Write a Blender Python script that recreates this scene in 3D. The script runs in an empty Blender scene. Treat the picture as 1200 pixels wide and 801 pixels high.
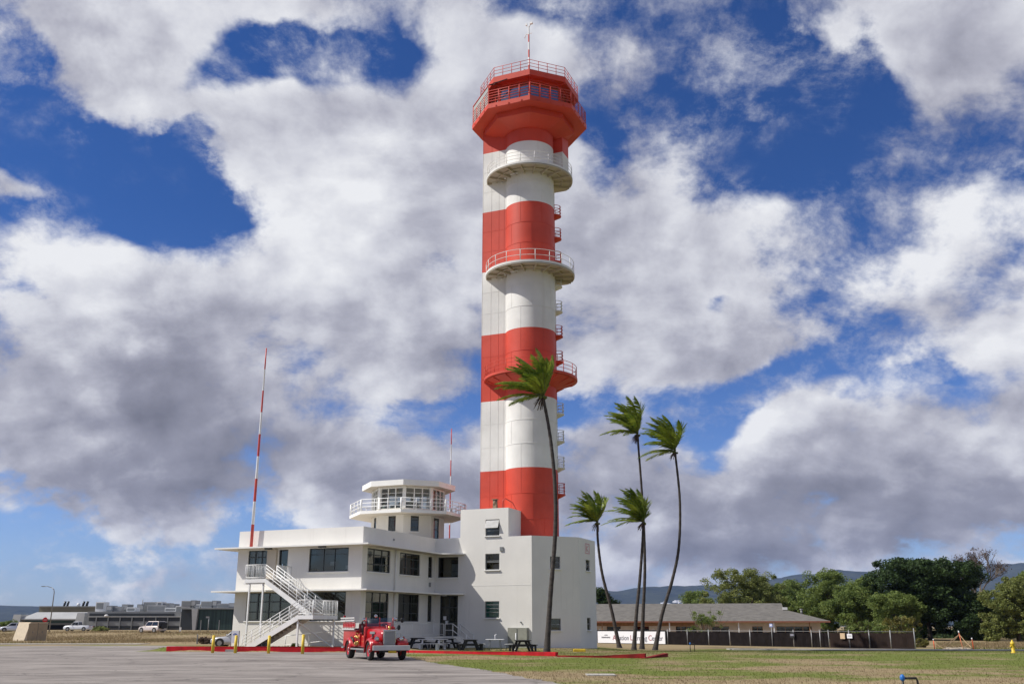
import bpy, math, random
from math import sin, cos, tan, pi, radians, sqrt, atan2, exp, hypot
from mathutils import Vector, Matrix, Quaternion
scene = bpy.context.scene
col = scene.collection
rnd = random.Random(7)
# ---------------------------------------------------------------- camera model
F, HZ, CZ = 1130.0, 733.0, 1.7           # focal length and horizon in photo pixels, eye height in metres
PT = math.atan((HZ - 400.5) / F)
cp, sp = cos(PT), sin(PT)
def ray(x, y):
    a = (x - 600) / F; b = (400.5 - y) / F
    return (a, cp - b * sp, sp + b * cp)
def at(x, y, Y):
    r = ray(x, y); t = Y / r[1]
    return (r[0] * t, Y, CZ + r[2] * t)
def gnd(x, y, z=0.0):
    r = ray(x, y); t = (z - CZ) / r[2]
    return (r[0] * t, r[1] * t, z)
cam_d = bpy.data.cameras.new('camera'); cam = bpy.data.objects.new('camera', cam_d); col.objects.link(cam)
cam.location = (0, 0, CZ); cam.rotation_euler = (pi / 2 + PT, 0, 0)
cam_d.sensor_width = 36; cam_d.lens = 36 * F / 1200; cam_d.clip_end = 30000; cam_d.clip_start = 0.1
scene.camera = cam
vs = scene.view_settings
vs.view_transform = 'Standard'; vs.look = 'None'; vs.gamma = 1; vs.use_curve_mapping = False; vs.exposure = 0.0
scene.cycles.use_denoising = True
scene.cycles.max_bounces = 6; scene.cycles.transparent_max_bounces = 12
scene.cycles.volume_bounces = 0
scene.cycles.caustics_reflective = False; scene.cycles.caustics_refractive = False
# ---------------------------------------------------------------- node helper
class X:
    """a socket with arithmetic"""
    nt = None
    def __init__(s, v): s.v = v
    @staticmethod
    def m(op, *a, clamp=False):
        n = X.nt.nodes.new('ShaderNodeMath'); n.operation = op; n.use_clamp = clamp
        for i, q in enumerate(a):
            if isinstance(q, X): X.nt.links.new(q.v, n.inputs[i])
            else: n.inputs[i].default_value = q
        return X(n.outputs[0])
    def __add__(s, o): return X.m('ADD', s, o)
    __radd__ = __add__
    def __sub__(s, o): return X.m('SUBTRACT', s, o)
    def __rsub__(s, o): return X.m('SUBTRACT', o, s)
    def __mul__(s, o): return X.m('MULTIPLY', s, o)
    __rmul__ = __mul__
    def __truediv__(s, o): return X.m('DIVIDE', s, o)
    def __rtruediv__(s, o): return X.m('DIVIDE', o, s)
def xsmooth(v, a, b, to0=0.0, to1=1.0):
    n = X.nt.nodes.new('ShaderNodeMapRange'); n.interpolation_type = 'SMOOTHSTEP'
    X.nt.links.new(v.v, n.inputs[0])
    for i, q in zip((1, 2, 3, 4), (a, b, to0, to1)): n.inputs[i].default_value = q
    return X(n.outputs[0])
def xcomb(x, y, z):
    n = X.nt.nodes.new('ShaderNodeCombineXYZ')
    for i, q in enumerate((x, y, z)):
        if isinstance(q, X): X.nt.links.new(q.v, n.inputs[i])
        else: n.inputs[i].default_value = q
    return n.outputs[0]
def xnoise(vec, scale, detail=4, rough=0.5, dist=0.0):
    n = X.nt.nodes.new('ShaderNodeTexNoise'); n.noise_dimensions = '3D'
    if vec is not None: X.nt.links.new(vec, n.inputs['Vector'])
    n.inputs['Scale'].default_value = scale; n.inputs['Detail'].default_value = detail
    n.inputs['Roughness'].default_value = rough; n.inputs['Distortion'].default_value = dist
    return X(n.outputs['Fac'])
def xmix(f, a, b):
    n = X.nt.nodes.new('ShaderNodeMix'); n.data_type = 'RGBA'
    if isinstance(f, X): X.nt.links.new(f.v, n.inputs['Factor'])
    else: n.inputs['Factor'].default_value = f
    for k, q in ((6, a), (7, b)):
        if isinstance(q, tuple): n.inputs[k].default_value = (q[0], q[1], q[2], 1)
        else: X.nt.links.new(q, n.inputs[k])
    return n.outputs[2]
# ---------------------------------------------------------------- sun and sky
SUN_EL = radians(44.6)
SUN_DIR = Vector((-0.990 * cos(SUN_EL), -0.139 * cos(SUN_EL), sin(SUN_EL)))   # towards the sun
sd = bpy.data.lights.new('sun', 'SUN'); sun = bpy.data.objects.new('sun', sd); col.objects.link(sun)
sd.energy = 4.9; sd.angle = radians(0.53); sd.color = (1.0, 0.955, 0.88)
sun.rotation_euler = SUN_DIR.to_track_quat('Z', 'Y').to_euler(); sun.location = (-60, -20, 80)
world = bpy.data.worlds.new('World'); scene.world = world; world.use_nodes = True
wt = world.node_tree; wt.nodes.clear(); X.nt = wt
skyn = wt.nodes.new('ShaderNodeTexSky'); skyn.sky_type = 'NISHITA'; skyn.sun_disc = False
skyn.sun_elevation = SUN_EL; skyn.sun_rotation = atan2(SUN_DIR.x, SUN_DIR.y) % (2 * pi)
skyn.air_density = 1.0; skyn.dust_density = 0.3; skyn.ozone_density = 1.4; skyn.altitude = 0
tc = wt.nodes.new('ShaderNodeTexCoord'); sx = wt.nodes.new('ShaderNodeSeparateXYZ')
wt.links.new(tc.outputs['Generated'], sx.inputs[0])
dx, dy, dz = X(sx.outputs[0]), X(sx.outputs[1]), X(sx.outputs[2])
az = X.m('ARCTAN2', dx, dy); el = X.m('ARCSINE', dz)
def dirpx(px, py):
    v = Vector(ray(px, py)).normalized()
    return atan2(v.x, v.y), math.asin(v.z)
def blob(px, py, rx, ry, w, ang=0.0):
    a, e = dirpx(px, py); k = cos(e)
    u = (az - a) * k; v = el - e
    if ang:
        c_, s_ = cos(radians(ang)), sin(radians(ang))
        u, v = u * c_ + v * s_, v * c_ - u * s_
    u = u * (1120.0 / rx); v = v * (1120.0 / ry)
    q = X.m('MULTIPLY_ADD', u, u, v * v)
    return X.m('EXPONENT', q * -1.0) * w
def field(base, L, gain=1.0):
    f = base
    for b in L: f = blob(*b[:4], b[4] * gain, *b[5:]) + f
    return f
pz = X.m('MAXIMUM', dz, 0.0) + 0.62
qx, qy = dx / pz, dy / pz
wv = xcomb(qx, qy, 3.7)
w1 = xnoise(wv, 3.1, 2, 0.5) - 0.5
w2 = xnoise(xcomb(qx, qy, 9.1), 3.1, 2, 0.5) - 0.5
qx2, qy2 = qx + w1 * 0.07, qy + w2 * 0.07
def dens(ox, oy, det):
    big = xnoise(xcomb(qx2 + ox, qy2 + oy, 1.3), 4.4, det, 0.60)
    return big
CLEAR = [(60, 165, 150, 62, -1.0, 0), (205, 175, 70, 50, -.8, -20), (0, 90, 45, 55, -.7, 0), (340, 98, 76, 42, -1.4, 10), (440, 105, 85, 42, -1.4, 0), (240, 215, 40, 40, -.7, 0),
         (235, 235, 45, 50, -.75, 0), (120, 258, 85, 18, -1.0, 8), (170, 215, 60, 40, -.7, 0), (490, 25, 60, 30, -.25, 0), (690, 165, 26, 62, -.8, 0), (672, 235, 40, 22, -.55, 0),
         (545, 200, 34, 20, -.3, 0), (640, 12, 50, 16, -.4, 0), (955, 155, 75, 26, -.8, 25), (1010, 100, 62, 42, -.72, 10), (885, 155, 26, 26, -.5, 0),
         (895, 20, 30, 30, -.5, 0), (920, 60, 40, 22, -.45, -30), (797, 357, 26, 12, -.55, 0), (855, 425, 95, 27, -.8, 14), (960, 438, 90, 22, -.6, 8), (845, 492, 50, 22, -.75, 25),
         (700, 490, 60, 22, -.8, 0), (1090, 452, 45, 14, -.6, 10), (515, 468, 60, 20, -.7, 0), (470, 452, 34, 26, -.35, 0), (120, 655, 330, 30, -.62, 0),
         (20, 590, 60, 22, -.5, 0), (1195, 180, 20, 20, -.3, 0), (760, 240, 60, 30, -.2, 0)]
CLOUD = [(565, 60, 50, 50, .3, 0), (560, 130, 50, 30, .3, 0), (970, 120, 26, 12, .5, 40), (1000, 60, 30, 14, .35, 0), (330, 20, 60, 26, .5, 0), (280, 130, 60, 20, .35, 30), (190, 55, 125, 60, .95, -28), (120, 15, 90, 40, .5, 0), (330, 30, 70, 22, .2, 0), (38, 236, 70, 24, 1.25, 0), (300, 165, 90, 38, .3, 30), (340, 235, 150, 90, .5, 0), (470, 210, 90, 60, .35, 0), (90, 335, 200, 36, .5, 0),
         (250, 400, 320, 120, .45, 0), (200, 560, 320, 60, .5, 0), (770, 90, 120, 70, .38, -20), (1150, 90, 110, 110, .55, 0), (900, 270, 260, 70, .5, 0), (700, 300, 120, 60, .35, 0),
         (1120, 400, 110, 30, .35, 15), (960, 560, 330, 70, .6, 0), (740, 400, 110, 50, .4, 0), (90, 664, 26, 12, .7, 0), (30, 666, 20, 6, .35, 0), (170, 676, 50, 10, .4, 0), (880, 230, 60, 20, .2, 0), (560, 560, 140, 60, .4, 0)]
fine = xnoise(xcomb(qx2, qy2, 5.5), 15.0, 6, 0.62) - 0.5
az = az + w1 * 0.16 + fine * 0.05 + (xnoise(xcomb(qx, qy, 12.0), 7.0, 3, 0.5) - 0.5) * 0.10
el = el + w2 * 0.14 + fine * 0.04 + (xnoise(xcomb(qx, qy, 16.0), 7.0, 3, 0.5) - 0.5) * 0.09
cov = field(0.33, CLEAR + CLOUD)
cov = X.m('SMOOTH_MAX', cov, -0.60, 0.25)
d0 = dens(0.0, 0.0, 9)
d1 = dens(-0.045, -0.04, 3)
d2 = dens(-0.012, -0.010, 8)
den = cov + (d0 - 0.5) * 4.2 + fine * 1.2
alpha = xsmooth(den, -0.10, 0.62)
wisp = xnoise(xcomb(qx2 + w2 * 0.06, qy2 + w1 * 0.06, 21.0), 13.0, 7, 0.68)
skirt = xsmooth(den, -0.95, 0.20) * xsmooth(wisp, 0.46, 0.74) * 0.72
alpha = X.m('MAXIMUM', alpha, skirt)
thick = xsmooth(den, 0.25, 1.35)
lit = (d0 - d1) * 3.3 + (d0 - d2) * 1.2
DARK = [(120, 480, 190, 60, -.24, 0), (40, 430, 90, 40, -.2, 0), (330, 505, 120, 40, -.32, 0), (160, 560, 240, 34, -.32, 0), (430, 375, 130, 40, -.16, 0), (250, 420, 200, 26, -.16, 0), (480, 550, 120, 40, -.36, 0),
        (620, 400, 120, 40, -.18, 0), (960, 372, 220, 34, -.20, 0), (1010, 300, 200, 34, -.10, 0), (830, 600, 220, 44, -.32, 0), (1100, 590, 200, 36, -.30, 0), (720, 545, 120, 50, -.26, 0), (1130, 500, 120, 26, -.2, 0), (960, 640, 330, 22, -.3, 0), (60, 390, 160, 26, -.1, 0),
        (330, 240, 140, 60, .16, 0), (90, 310, 130, 24, .14, 0), (170, 40, 110, 50, .06, 0), (700, 265, 90, 40, .12, 0), (900, 250, 120, 40, .08, 0), (910, 505, 90, 22, .22, 10), (1040, 480, 90, 18, .18, 0), (1150, 400, 90, 22, .14, 0),
        (1060, 650, 90, 16, .22, 0), (790, 300, 120, 24, .10, 0), (90, 664, 26, 10, .1, 0), (530, 430, 60, 20, .12, 0), (120, 520, 60, 20, .1, 0), (640, 520, 70, 16, .14, 0)]
shade = field(0.76, DARK, 1.0)
mid = xnoise(xcomb(qx2, qy2, 7.7), 6.5, 6, 0.52) - 0.5
behind = X.m('MAXIMUM', xsmooth(dy, 0.30, -0.25), xsmooth(dz, 0.66, 0.86))  # clouds out of view and overhead greyed to set the shadow fill
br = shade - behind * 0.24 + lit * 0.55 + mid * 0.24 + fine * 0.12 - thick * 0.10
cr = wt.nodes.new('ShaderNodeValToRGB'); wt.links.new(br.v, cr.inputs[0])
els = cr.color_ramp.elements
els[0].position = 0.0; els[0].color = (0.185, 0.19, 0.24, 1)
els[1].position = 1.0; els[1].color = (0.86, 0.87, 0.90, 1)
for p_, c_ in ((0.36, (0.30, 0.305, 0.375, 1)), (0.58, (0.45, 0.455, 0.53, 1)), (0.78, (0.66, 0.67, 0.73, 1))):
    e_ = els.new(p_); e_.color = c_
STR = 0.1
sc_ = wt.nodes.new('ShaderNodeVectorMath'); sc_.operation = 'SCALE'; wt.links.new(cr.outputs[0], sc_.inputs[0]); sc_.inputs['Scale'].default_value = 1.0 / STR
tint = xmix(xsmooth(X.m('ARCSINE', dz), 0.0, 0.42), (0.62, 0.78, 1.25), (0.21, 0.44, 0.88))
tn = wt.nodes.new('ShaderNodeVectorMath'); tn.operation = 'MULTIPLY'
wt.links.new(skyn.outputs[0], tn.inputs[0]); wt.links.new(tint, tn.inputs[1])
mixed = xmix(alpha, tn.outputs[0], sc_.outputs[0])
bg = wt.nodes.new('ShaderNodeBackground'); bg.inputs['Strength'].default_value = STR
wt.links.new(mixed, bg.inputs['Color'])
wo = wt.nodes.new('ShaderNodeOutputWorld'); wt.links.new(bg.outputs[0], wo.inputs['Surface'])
world.cycles.sampling_method = 'MANUAL'; world.cycles.sample_map_resolution = 512
# ---------------------------------------------------------------- materials
def new_mat(name):
    m = bpy.data.materials.new(name); m.use_nodes = True
    nt = m.node_tree; nt.nodes.clear(); X.nt = nt
    out = nt.nodes.new('ShaderNodeOutputMaterial')
    b = nt.nodes.new('ShaderNodeBsdfPrincipled'); nt.links.new(b.outputs[0], out.inputs['Surface'])
    return m, nt, b, out
def objco(nt, scale=(1, 1, 1)):
    t = nt.nodes.new('ShaderNodeTexCoord'); mp = nt.nodes.new('ShaderNodeMapping')
    nt.links.new(t.outputs['Object'], mp.inputs['Vector']); mp.inputs['Scale'].default_value = scale
    return mp.outputs[0]
def add_bump(nt, b, h, strength=0.2, dist=0.02):
    n = nt.nodes.new('ShaderNodeBump'); n.inputs['Strength'].default_value = strength; n.inputs['Distance'].default_value = dist
    nt.links.new(h.v, n.inputs['Height']); nt.links.new(n.outputs[0], b.inputs['Normal'])
def mat(name, c, rough=0.5, var=0.12, scale=3.0, metal=0.0, bump=0.0, stretch=(1, 1, 1), spec=0.5, coat=0.0):
    m, nt, b, out = new_mat(name)
    co = objco(nt, stretch)
    n = xnoise(co, scale, 5, 0.6)
    f = xsmooth(n, 0.3, 0.7)
    c2 = tuple(max(0, min(1, q * (1 - var))) for q in c); c1 = tuple(max(0, min(1, q * (1 + var * 0.5))) for q in c)
    nt.links.new(xmix(f, c2, c1), b.inputs['Base Color'])
    b.inputs['Roughness'].default_value = rough; b.inputs['Metallic'].default_value = metal
    b.inputs['Specular IOR Level'].default_value = spec; b.inputs['Coat Weight'].default_value = coat
    if bump: add_bump(nt, b, xnoise(co, scale * 6, 3, 0.6), bump, 0.02)
    return m
M = {}
def stucco(name, c, stain=(0.40, 0.37, 0.32), amt=0.35):
    """painted render: faint patches, rain streaks that run down, fine grain"""
    m, nt, b, out = new_mat(name)
    co = objco(nt); st = objco(nt, (2.2, 2.2, 0.12))
    streak = xsmooth(xnoise(st, 1.6, 5, 0.65), 0.54, 0.78)
    patch = xsmooth(xnoise(co, 0.45, 4, 0.55), 0.35, 0.75)
    a = xmix(patch, tuple(q * 0.93 for q in c), c)
    nt.links.new(xmix(streak * amt * 0.5, a, stain), b.inputs['Base Color'])
    b.inputs['Roughness'].default_value = 0.75; b.inputs['Specular IOR Level'].default_value = 0.3
    add_bump(nt, b, xnoise(co, 9.0, 4, 0.6), 0.12, 0.02)
    return m
M['white_wall'] = stucco('white_wall', (0.80, 0.78, 0.73))
M['cream_wall'] = stucco('cream_wall', (0.74, 0.71, 0.64), amt=0.5)
M['white_trim'] = stucco('white_trim', (0.83, 0.82, 0.78), amt=0.2)
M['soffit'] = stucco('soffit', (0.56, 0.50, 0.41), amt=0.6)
M['white_paint'] = mat('white_paint', (0.80, 0.80, 0.78), 0.45, 0.06, 2.0)
def steelplate(name, c, stain):
    m, nt, b, out = new_mat(name)
    co = objco(nt); st = objco(nt, (1.4, 1.4, 0.07))
    streak = xsmooth(xnoise(st, 1.3, 5, 0.65), 0.55, 0.82)
    patch = xsmooth(xnoise(co, 0.35, 4, 0.55), 0.3, 0.75)
    fade = xsmooth(xnoise(co, 0.22, 5, 0.6), 0.45, 0.75)
    a = xmix(patch, tuple(q * 0.82 for q in c), c); a = xmix(fade * 0.35, a, tuple(min(1, q * 1.05 + 0.05) for q in c))
    rust = xsmooth(xnoise(objco(nt, (3.0, 3.0, 0.16)), 1.1, 4, 0.7), 0.66, 0.80)
    a = xmix(rust * 0.30, a, (0.22, 0.10, 0.05))
    nt.links.new(xmix(streak * 0.38, a, stain), b.inputs['Base Color'])
    b.inputs['Roughness'].default_value = 0.55; b.inputs['Specular IOR Level'].default_value = 0.35
    add_bump(nt, b, xnoise(co, 2.2, 3, 0.5), 0.10, 0.05)
    return m
RED = (0.62, 0.066, 0.034)
M['tower_red'] = steelplate('tower_red', RED, (0.34, 0.06, 0.04))
M['tower_white'] = steelplate('tower_white', (0.78, 0.77, 0.73), (0.50, 0.46, 0.40))
M['rail_red'] = mat('rail_red', (0.58, 0.07, 0.05), 0.5, 0.15)
M['frame_dark'] = mat('frame_dark', (0.045, 0.055, 0.06), 0.5, 0.2)
M['frame_grey'] = mat('frame_grey', (0.22, 0.23, 0.23), 0.5, 0.2)
M['interior'] = mat('interior', (0.022, 0.023, 0.026), 0.9, 0.5, 0.8)
M['door_dark'] = mat('door_dark', (0.025, 0.03, 0.03), 0.35, 0.3)
M['concrete'] = mat('concrete', (0.42, 0.40, 0.36), 0.9, 0.25, 1.5, bump=0.2)
M['kerb_red'] = mat('kerb_red', (0.50, 0.012, 0.020), 0.75, 0.3, 1.6, bump=0.15, spec=0.2)
M['kerb_dark'] = mat('kerb_dark', (0.24, 0.014, 0.014), 0.8, 0.4, 1.6, bump=0.2, spec=0.2)  # kerb red again, with the shade on the right kerbs put into the colour
M['yellow'] = mat('yellow', (0.72, 0.50, 0.03), 0.5, 0.2, 3)
M['galv'] = mat('galv', (0.30, 0.30, 0.30), 0.55, 0.2, 4, metal=0.3)
M['black_wood'] = mat('black_wood', (0.022, 0.022, 0.024), 0.6, 0.3)
M['white_plastic'] = mat('white_plastic', (0.72, 0.72, 0.72), 0.4, 0.05)
M['rubber'] = mat('rubber', (0.02, 0.02, 0.02), 0.8, 0.2)
M['chrome'] = mat('chrome', (0.62, 0.62, 0.62), 0.12, 0.05, metal=1.0)
M['brass'] = mat('brass', (0.62, 0.42, 0.14), 0.25, 0.1, metal=1.0)
M['truck_red'] = mat('truck_red', (0.44, 0.006, 0.010), 0.32, 0.08, 1.0, coat=0.3)
M['black'] = mat('black', (0.012, 0.012, 0.012), 0.5, 0.2)
M['red_light'] = mat('red_light', (0.6, 0.01, 0.01), 0.15, 0.1)
M['orange'] = mat('orange', (0.75, 0.10, 0.03), 0.6, 0.15)
M['tape'] = mat('tape', (0.62, 0.42, 0.24), 0.6, 0.3, 8)
M['blue'] = mat('blue', (0.02, 0.16, 0.52), 0.4, 0.1)
M['sign_white'] = mat('sign_white', (0.80, 0.80, 0.82), 0.5, 0.03)
M['sign_dark'] = mat('sign_dark', (0.06, 0.06, 0.10), 0.5, 0.05)
M['sign_blue'] = mat('sign_blue', (0.06, 0.10, 0.35), 0.5, 0.05)
M['tan'] = mat('tan', (0.60, 0.50, 0.36), 0.6, 0.1)
def glass(name, refl=0.9, tint=(0.46, 0.50, 0.50), base=0.10):
    m = bpy.data.materials.new(name); m.use_nodes = True
    nt = m.node_tree; nt.nodes.clear(); X.nt = nt
    out = nt.nodes.new('ShaderNodeOutputMaterial')
    tr = nt.nodes.new('ShaderNodeBsdfTransparent'); tr.inputs[0].default_value = (*tint, 1)
    gl = nt.nodes.new('ShaderNodeBsdfGlossy'); gl.inputs['Roughness'].default_value = 0.03; gl.inputs[0].default_value = (refl, refl, refl * 0.86, 1)
    co = objco(nt); bp = nt.nodes.new('ShaderNodeBump'); bp.inputs['Strength'].default_value = 0.04; bp.inputs['Distance'].default_value = 0.05
    nt.links.new(xnoise(co, 0.9, 1, 0.5).v, bp.inputs['Height']); nt.links.new(bp.outputs[0], gl.inputs['Normal'])
    fr = nt.nodes.new('ShaderNodeFresnel'); fr.inputs[0].default_value = 1.5
    f = X(fr.outputs[0]) + base
    mx = nt.nodes.new('ShaderNodeMixShader'); nt.links.new(f.v, mx.inputs[0]); nt.links.new(tr.outputs[0], mx.inputs[1]); nt.links.new(gl.outputs[0], mx.inputs[2])
    nt.links.new(mx.outputs[0], out.inputs['Surface'])
    return m
M['glass'] = glass('window_glass', base=0.06)
M['clear_glass'] = glass('clear_glass', tint=(0.78, 0.82, 0.80), base=0.04)
M['green_glass'] = glass('green_glass', tint=(0.62, 0.70, 0.64), base=0.42)
# ---------------------------------------------------------------- mesh builder
class MB:
    def __init__(s): s.v = []; s.f = []; s.mi = []; s.sm = []
    def face(s, pts, mi=0, sm=False):
        i = len(s.v); s.v += [tuple(p) for p in pts]; s.f.append(tuple(range(i, i + len(pts)))); s.mi.append(mi); s.sm.append(sm)
    def add(s, vs_, fs, mi=0, sm=False):
        i = len(s.v); s.v += [tuple(p) for p in vs_]
        for f in fs: s.f.append(tuple(i + k for k in f)); s.mi.append(mi); s.sm.append(sm)
    def box(s, c, d, rz=0.0, mi=0, mat3=None):
        hx, hy, hz = d[0] / 2, d[1] / 2, d[2] / 2
        R = mat3 if mat3 is not None else Matrix.Rotation(rz, 3, 'Z')
        P = [Vector(c) + R @ Vector((x, y, z)) for z in (-hz, hz) for y in (-hy, hy) for x in (-hx, hx)]
        s.add(P, [(0, 2, 3, 1), (4, 5, 7, 6), (0, 1, 5, 4), (2, 6, 7, 3), (0, 4, 6, 2), (1, 3, 7, 5)], mi)
    def box2(s, a, b, mi=0):
        s.box([(a[i] + b[i]) / 2 for i in range(3)], [abs(b[i] - a[i]) for i in range(3)], 0, mi)
    def bar(s, p, q, w, h=None, mi=0, up=(0, 0, 1)):
        p, q = Vector(p), Vector(q); d = q - p; L = d.length
        if L < 1e-6: return
        d.normalize(); u = Vector(up)
        if abs(d.dot(u)) > 0.98: u = Vector((0, 1, 0))
        r = d.cross(u).normalized(); u2 = r.cross(d)
        R = Matrix((r, d, u2)).transposed()
        s.box((p + q) / 2, (w, L, h if h else w), 0, mi, R)
    def tube(s, pts, rad, n=6, mi=0, cap=True, closed=False, sm=True):
        pts = [Vector(p) for p in pts]; m = len(pts)
        if not hasattr(rad, '__len__'): rad = [rad] * m
        rings = []; prev = None
        for i, p in enumerate(pts):
            if closed: d = pts[(i + 1) % m] - pts[i - 1]
            else: d = pts[min(i + 1, m - 1)] - pts[max(i - 1, 0)]
            d.normalize()
            if prev is None:
                a = Vector((0, 0, 1)) if abs(d.z) < 0.9 else Vector((1, 0, 0)); r = d.cross(a).normalized()
            else: r = (prev - d * prev.dot(d)).normalized()
            prev = r; u = d.cross(r)
            rings.append([p + (r * cos(2 * pi * k / n) + u * sin(2 * pi * k / n)) * rad[i] for k in range(n)])
        V_ = [q for rg in rings for q in rg]; fs = []
        for i in range(m if closed else m - 1):
            a, b = i * n, ((i + 1) % m) * n
            for k in range(n): fs.append((a + k, a + (k + 1) % n, b + (k + 1) % n, b + k))
        s.add(V_, fs, mi, sm)
        if cap and not closed:
            s.face(rings[0][::-1], mi); s.face(rings[-1], mi)
    def cyl(s, c, r, h, n=16, mi=0, axis='z', r2=None, sm=True):
        r2 = r if r2 is None else r2
        ax = {'z': Vector((0, 0, 1)), 'x': Vector((1, 0, 0)), 'y': Vector((0, 1, 0))}[axis]
        c = Vector(c)
        s.tube([c - ax * h / 2, c + ax * h / 2], [r, r2], n, mi, sm=sm)
    def lathe(s, prof, n=32, c=(0, 0, 0), mi=0, a0=0.0, a1=2 * pi, sm=True, mis=None):
        full = abs(a1 - a0 - 2 * pi) < 1e-6; k = n if full else n + 1
        V_ = []
        for (r, z) in prof:
            for j in range(k):
                a = a0 + (a1 - a0) * j / n
                V_.append((c[0] + r * cos(a), c[1] + r * sin(a), c[2] + z))
        for i in range(len(prof) - 1):
            fs = []
            for j in range(n):
                j2 = (j + 1) % k
                fs.append((i * k + j, i * k + j2, (i + 1) * k + j2, (i + 1) * k + j))
            s.add([], [], 0)
            base = len(s.v)
            if i == 0: s.v += V_; off = base
            for f in fs:
                s.f.append(tuple(off + q for q in f)); s.mi.append(mis[i] if mis else mi); s.sm.append(sm)
    def prism(s, poly, z0, z1, mi=0, top=True, bot=True):
        n = len(poly)
        A = [(p[0], p[1], z0) for p in poly]; B = [(p[0], p[1], z1) for p in poly]
        for i in range(n):
            j = (i + 1) % n; s.face((A[i], A[j], B[j], B[i]), mi)
        if top: s.face(B, mi)
        if bot: s.face(A[::-1], mi)
    def frustum(s, p0, z0, p1, z1, mi=0, top=True, bot=True):
        n = len(p0)
        A = [(p[0], p[1], z0) for p in p0]; B = [(p[0], p[1], z1) for p in p1]
        for i in range(n):
            j = (i + 1) % n; s.face((A[i], A[j], B[j], B[i]), mi)
        if top: s.face(B, mi)
        if bot: s.face(A[::-1], mi)
    def sphere(s, c, r, n=12, m=8, mi=0, sc=(1, 1, 1)):
        prof = [(max(1e-4, r * sin(pi * i / m)), -r * cos(pi * i / m)) for i in range(m + 1)]
        i0 = len(s.v); s.lathe(prof, n, (0, 0, 0), mi)
        for k in range(i0, len(s.v)):
            q = s.v[k]; s.v[k] = (c[0] + q[0] * sc[0], c[1] + q[1] * sc[1], c[2] + q[2] * sc[2])
    def build(s, name, mats, parent=None, loc=None, bevel=0.0, fix=True):
        me = bpy.data.meshes.new(name)
        me.from_pydata(s.v, [], s.f)
        if not isinstance(mats, (list, tuple)): mats = [mats]
        for m_ in mats: me.materials.append(m_)
        me.polygons.foreach_set('material_index', s.mi); me.polygons.foreach_set('use_smooth', s.sm)
        me.update()
        if fix:
            import bmesh
            bm = bmesh.new(); bm.from_mesh(me)
            bmesh.ops.remove_doubles(bm, verts=bm.verts, dist=1e-4)
            bmesh.ops.recalc_face_normals(bm, faces=bm.faces)
            bm.to_mesh(me); bm.free()
        o = bpy.data.objects.new(name, me); col.objects.link(o)
        if parent is not None: o.parent = parent
        if loc is not None: o.location = loc
        if bevel:
            b = o.modifiers.new('bevel', 'BEVEL'); b.width = bevel; b.segments = 2; b.limit_method = 'ANGLE'; b.angle_limit = radians(40)
        return o
def tag(o, label=None, cat=None, group=None, kind=None):
    if label: o['label'] = label
    if cat: o['category'] = cat
    if group: o['group'] = group
    if kind: o['kind'] = kind
    return o
def thing(name, loc, rz, label, cat, group=None):
    o = bpy.data.objects.new(name, None); col.objects.link(o); o.empty_display_size = 0.2
    o.location = loc; o.rotation_euler = (0, 0, rz)
    return tag(o, label, cat, group)
def copy_tree(o, parent=None):
    c = o.copy(); col.objects.link(c)
    if parent is not None: c.parent = parent
    for ch in [q for q in col.objects if q.parent == o]: copy_tree(ch, c)
    return c
def octo(R, c=(0, 0), rot=22.5, n=8):
    return [(c[0] + R * cos(radians(rot + 360 / n * k)), c[1] + R * sin(radians(rot + 360 / n * k))) for k in range(n)]
def sstep(a, b, x):
    t = max(0.0, min(1.0, (x - a) / (b - a))); return t * t * (3 - 2 * t)
# ---------------------------------------------------------------- wall with real openings
def wall(mb, p0, p1, z0, z1, ops, rev=0.22, deep=0.95, mi_wall=0, mi_in=1):
    """vertical wall from p0 to p1 (left to right seen from outside); ops = (s0, s1, za, zb)"""
    p0, p1 = Vector((p0[0], p0[1], 0)), Vector((p1[0], p1[1], 0)); d = (p1 - p0); L = d.length; d.normalize()
    n = Vector((d.y, -d.x, 0))
    def P(s, z, k=0.0): q = p0 + d * s - n * k; return (q.x, q.y, z)
    S = sorted({0.0, L, *[o[0] for o in ops], *[o[1] for o in ops]}); Z = sorted({z0, z1, *[o[2] for o in ops], *[o[3] for o in ops]})
    for a, b in zip(S[:-1], S[1:]):
        for c, e in zip(Z[:-1], Z[1:]):
            ms, mz = (a + b) / 2, (c + e) / 2
            if any(o[0] < ms < o[1] and o[2] < mz < o[3] for o in ops): continue
            mb.face((P(a, c), P(b, c), P(b, e), P(a, e)), mi_wall)
    for (a, b, c, e, *rest) in ops:
        for k0, k1, mi in ((0, rev, mi_wall), (rev, deep, mi_in)):
            mb.face((P(a, c, k0), P(b, c, k0), P(b, c, k1), P(a, c, k1)), mi); mb.face((P(a, e, k1), P(b, e, k1), P(b, e, k0), P(a, e, k0)), mi)
            mb.face((P(a, c, k1), P(a, e, k1), P(a, e, k0), P(a, c, k0)), mi); mb.face((P(b, c, k0), P(b, e, k0), P(b, e, k1), P(b, c, k1)), mi)
        mb.face((P(a, c, deep), P(b, c, deep), P(b, e, deep), P(a, e, deep)), mi_in)
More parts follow.
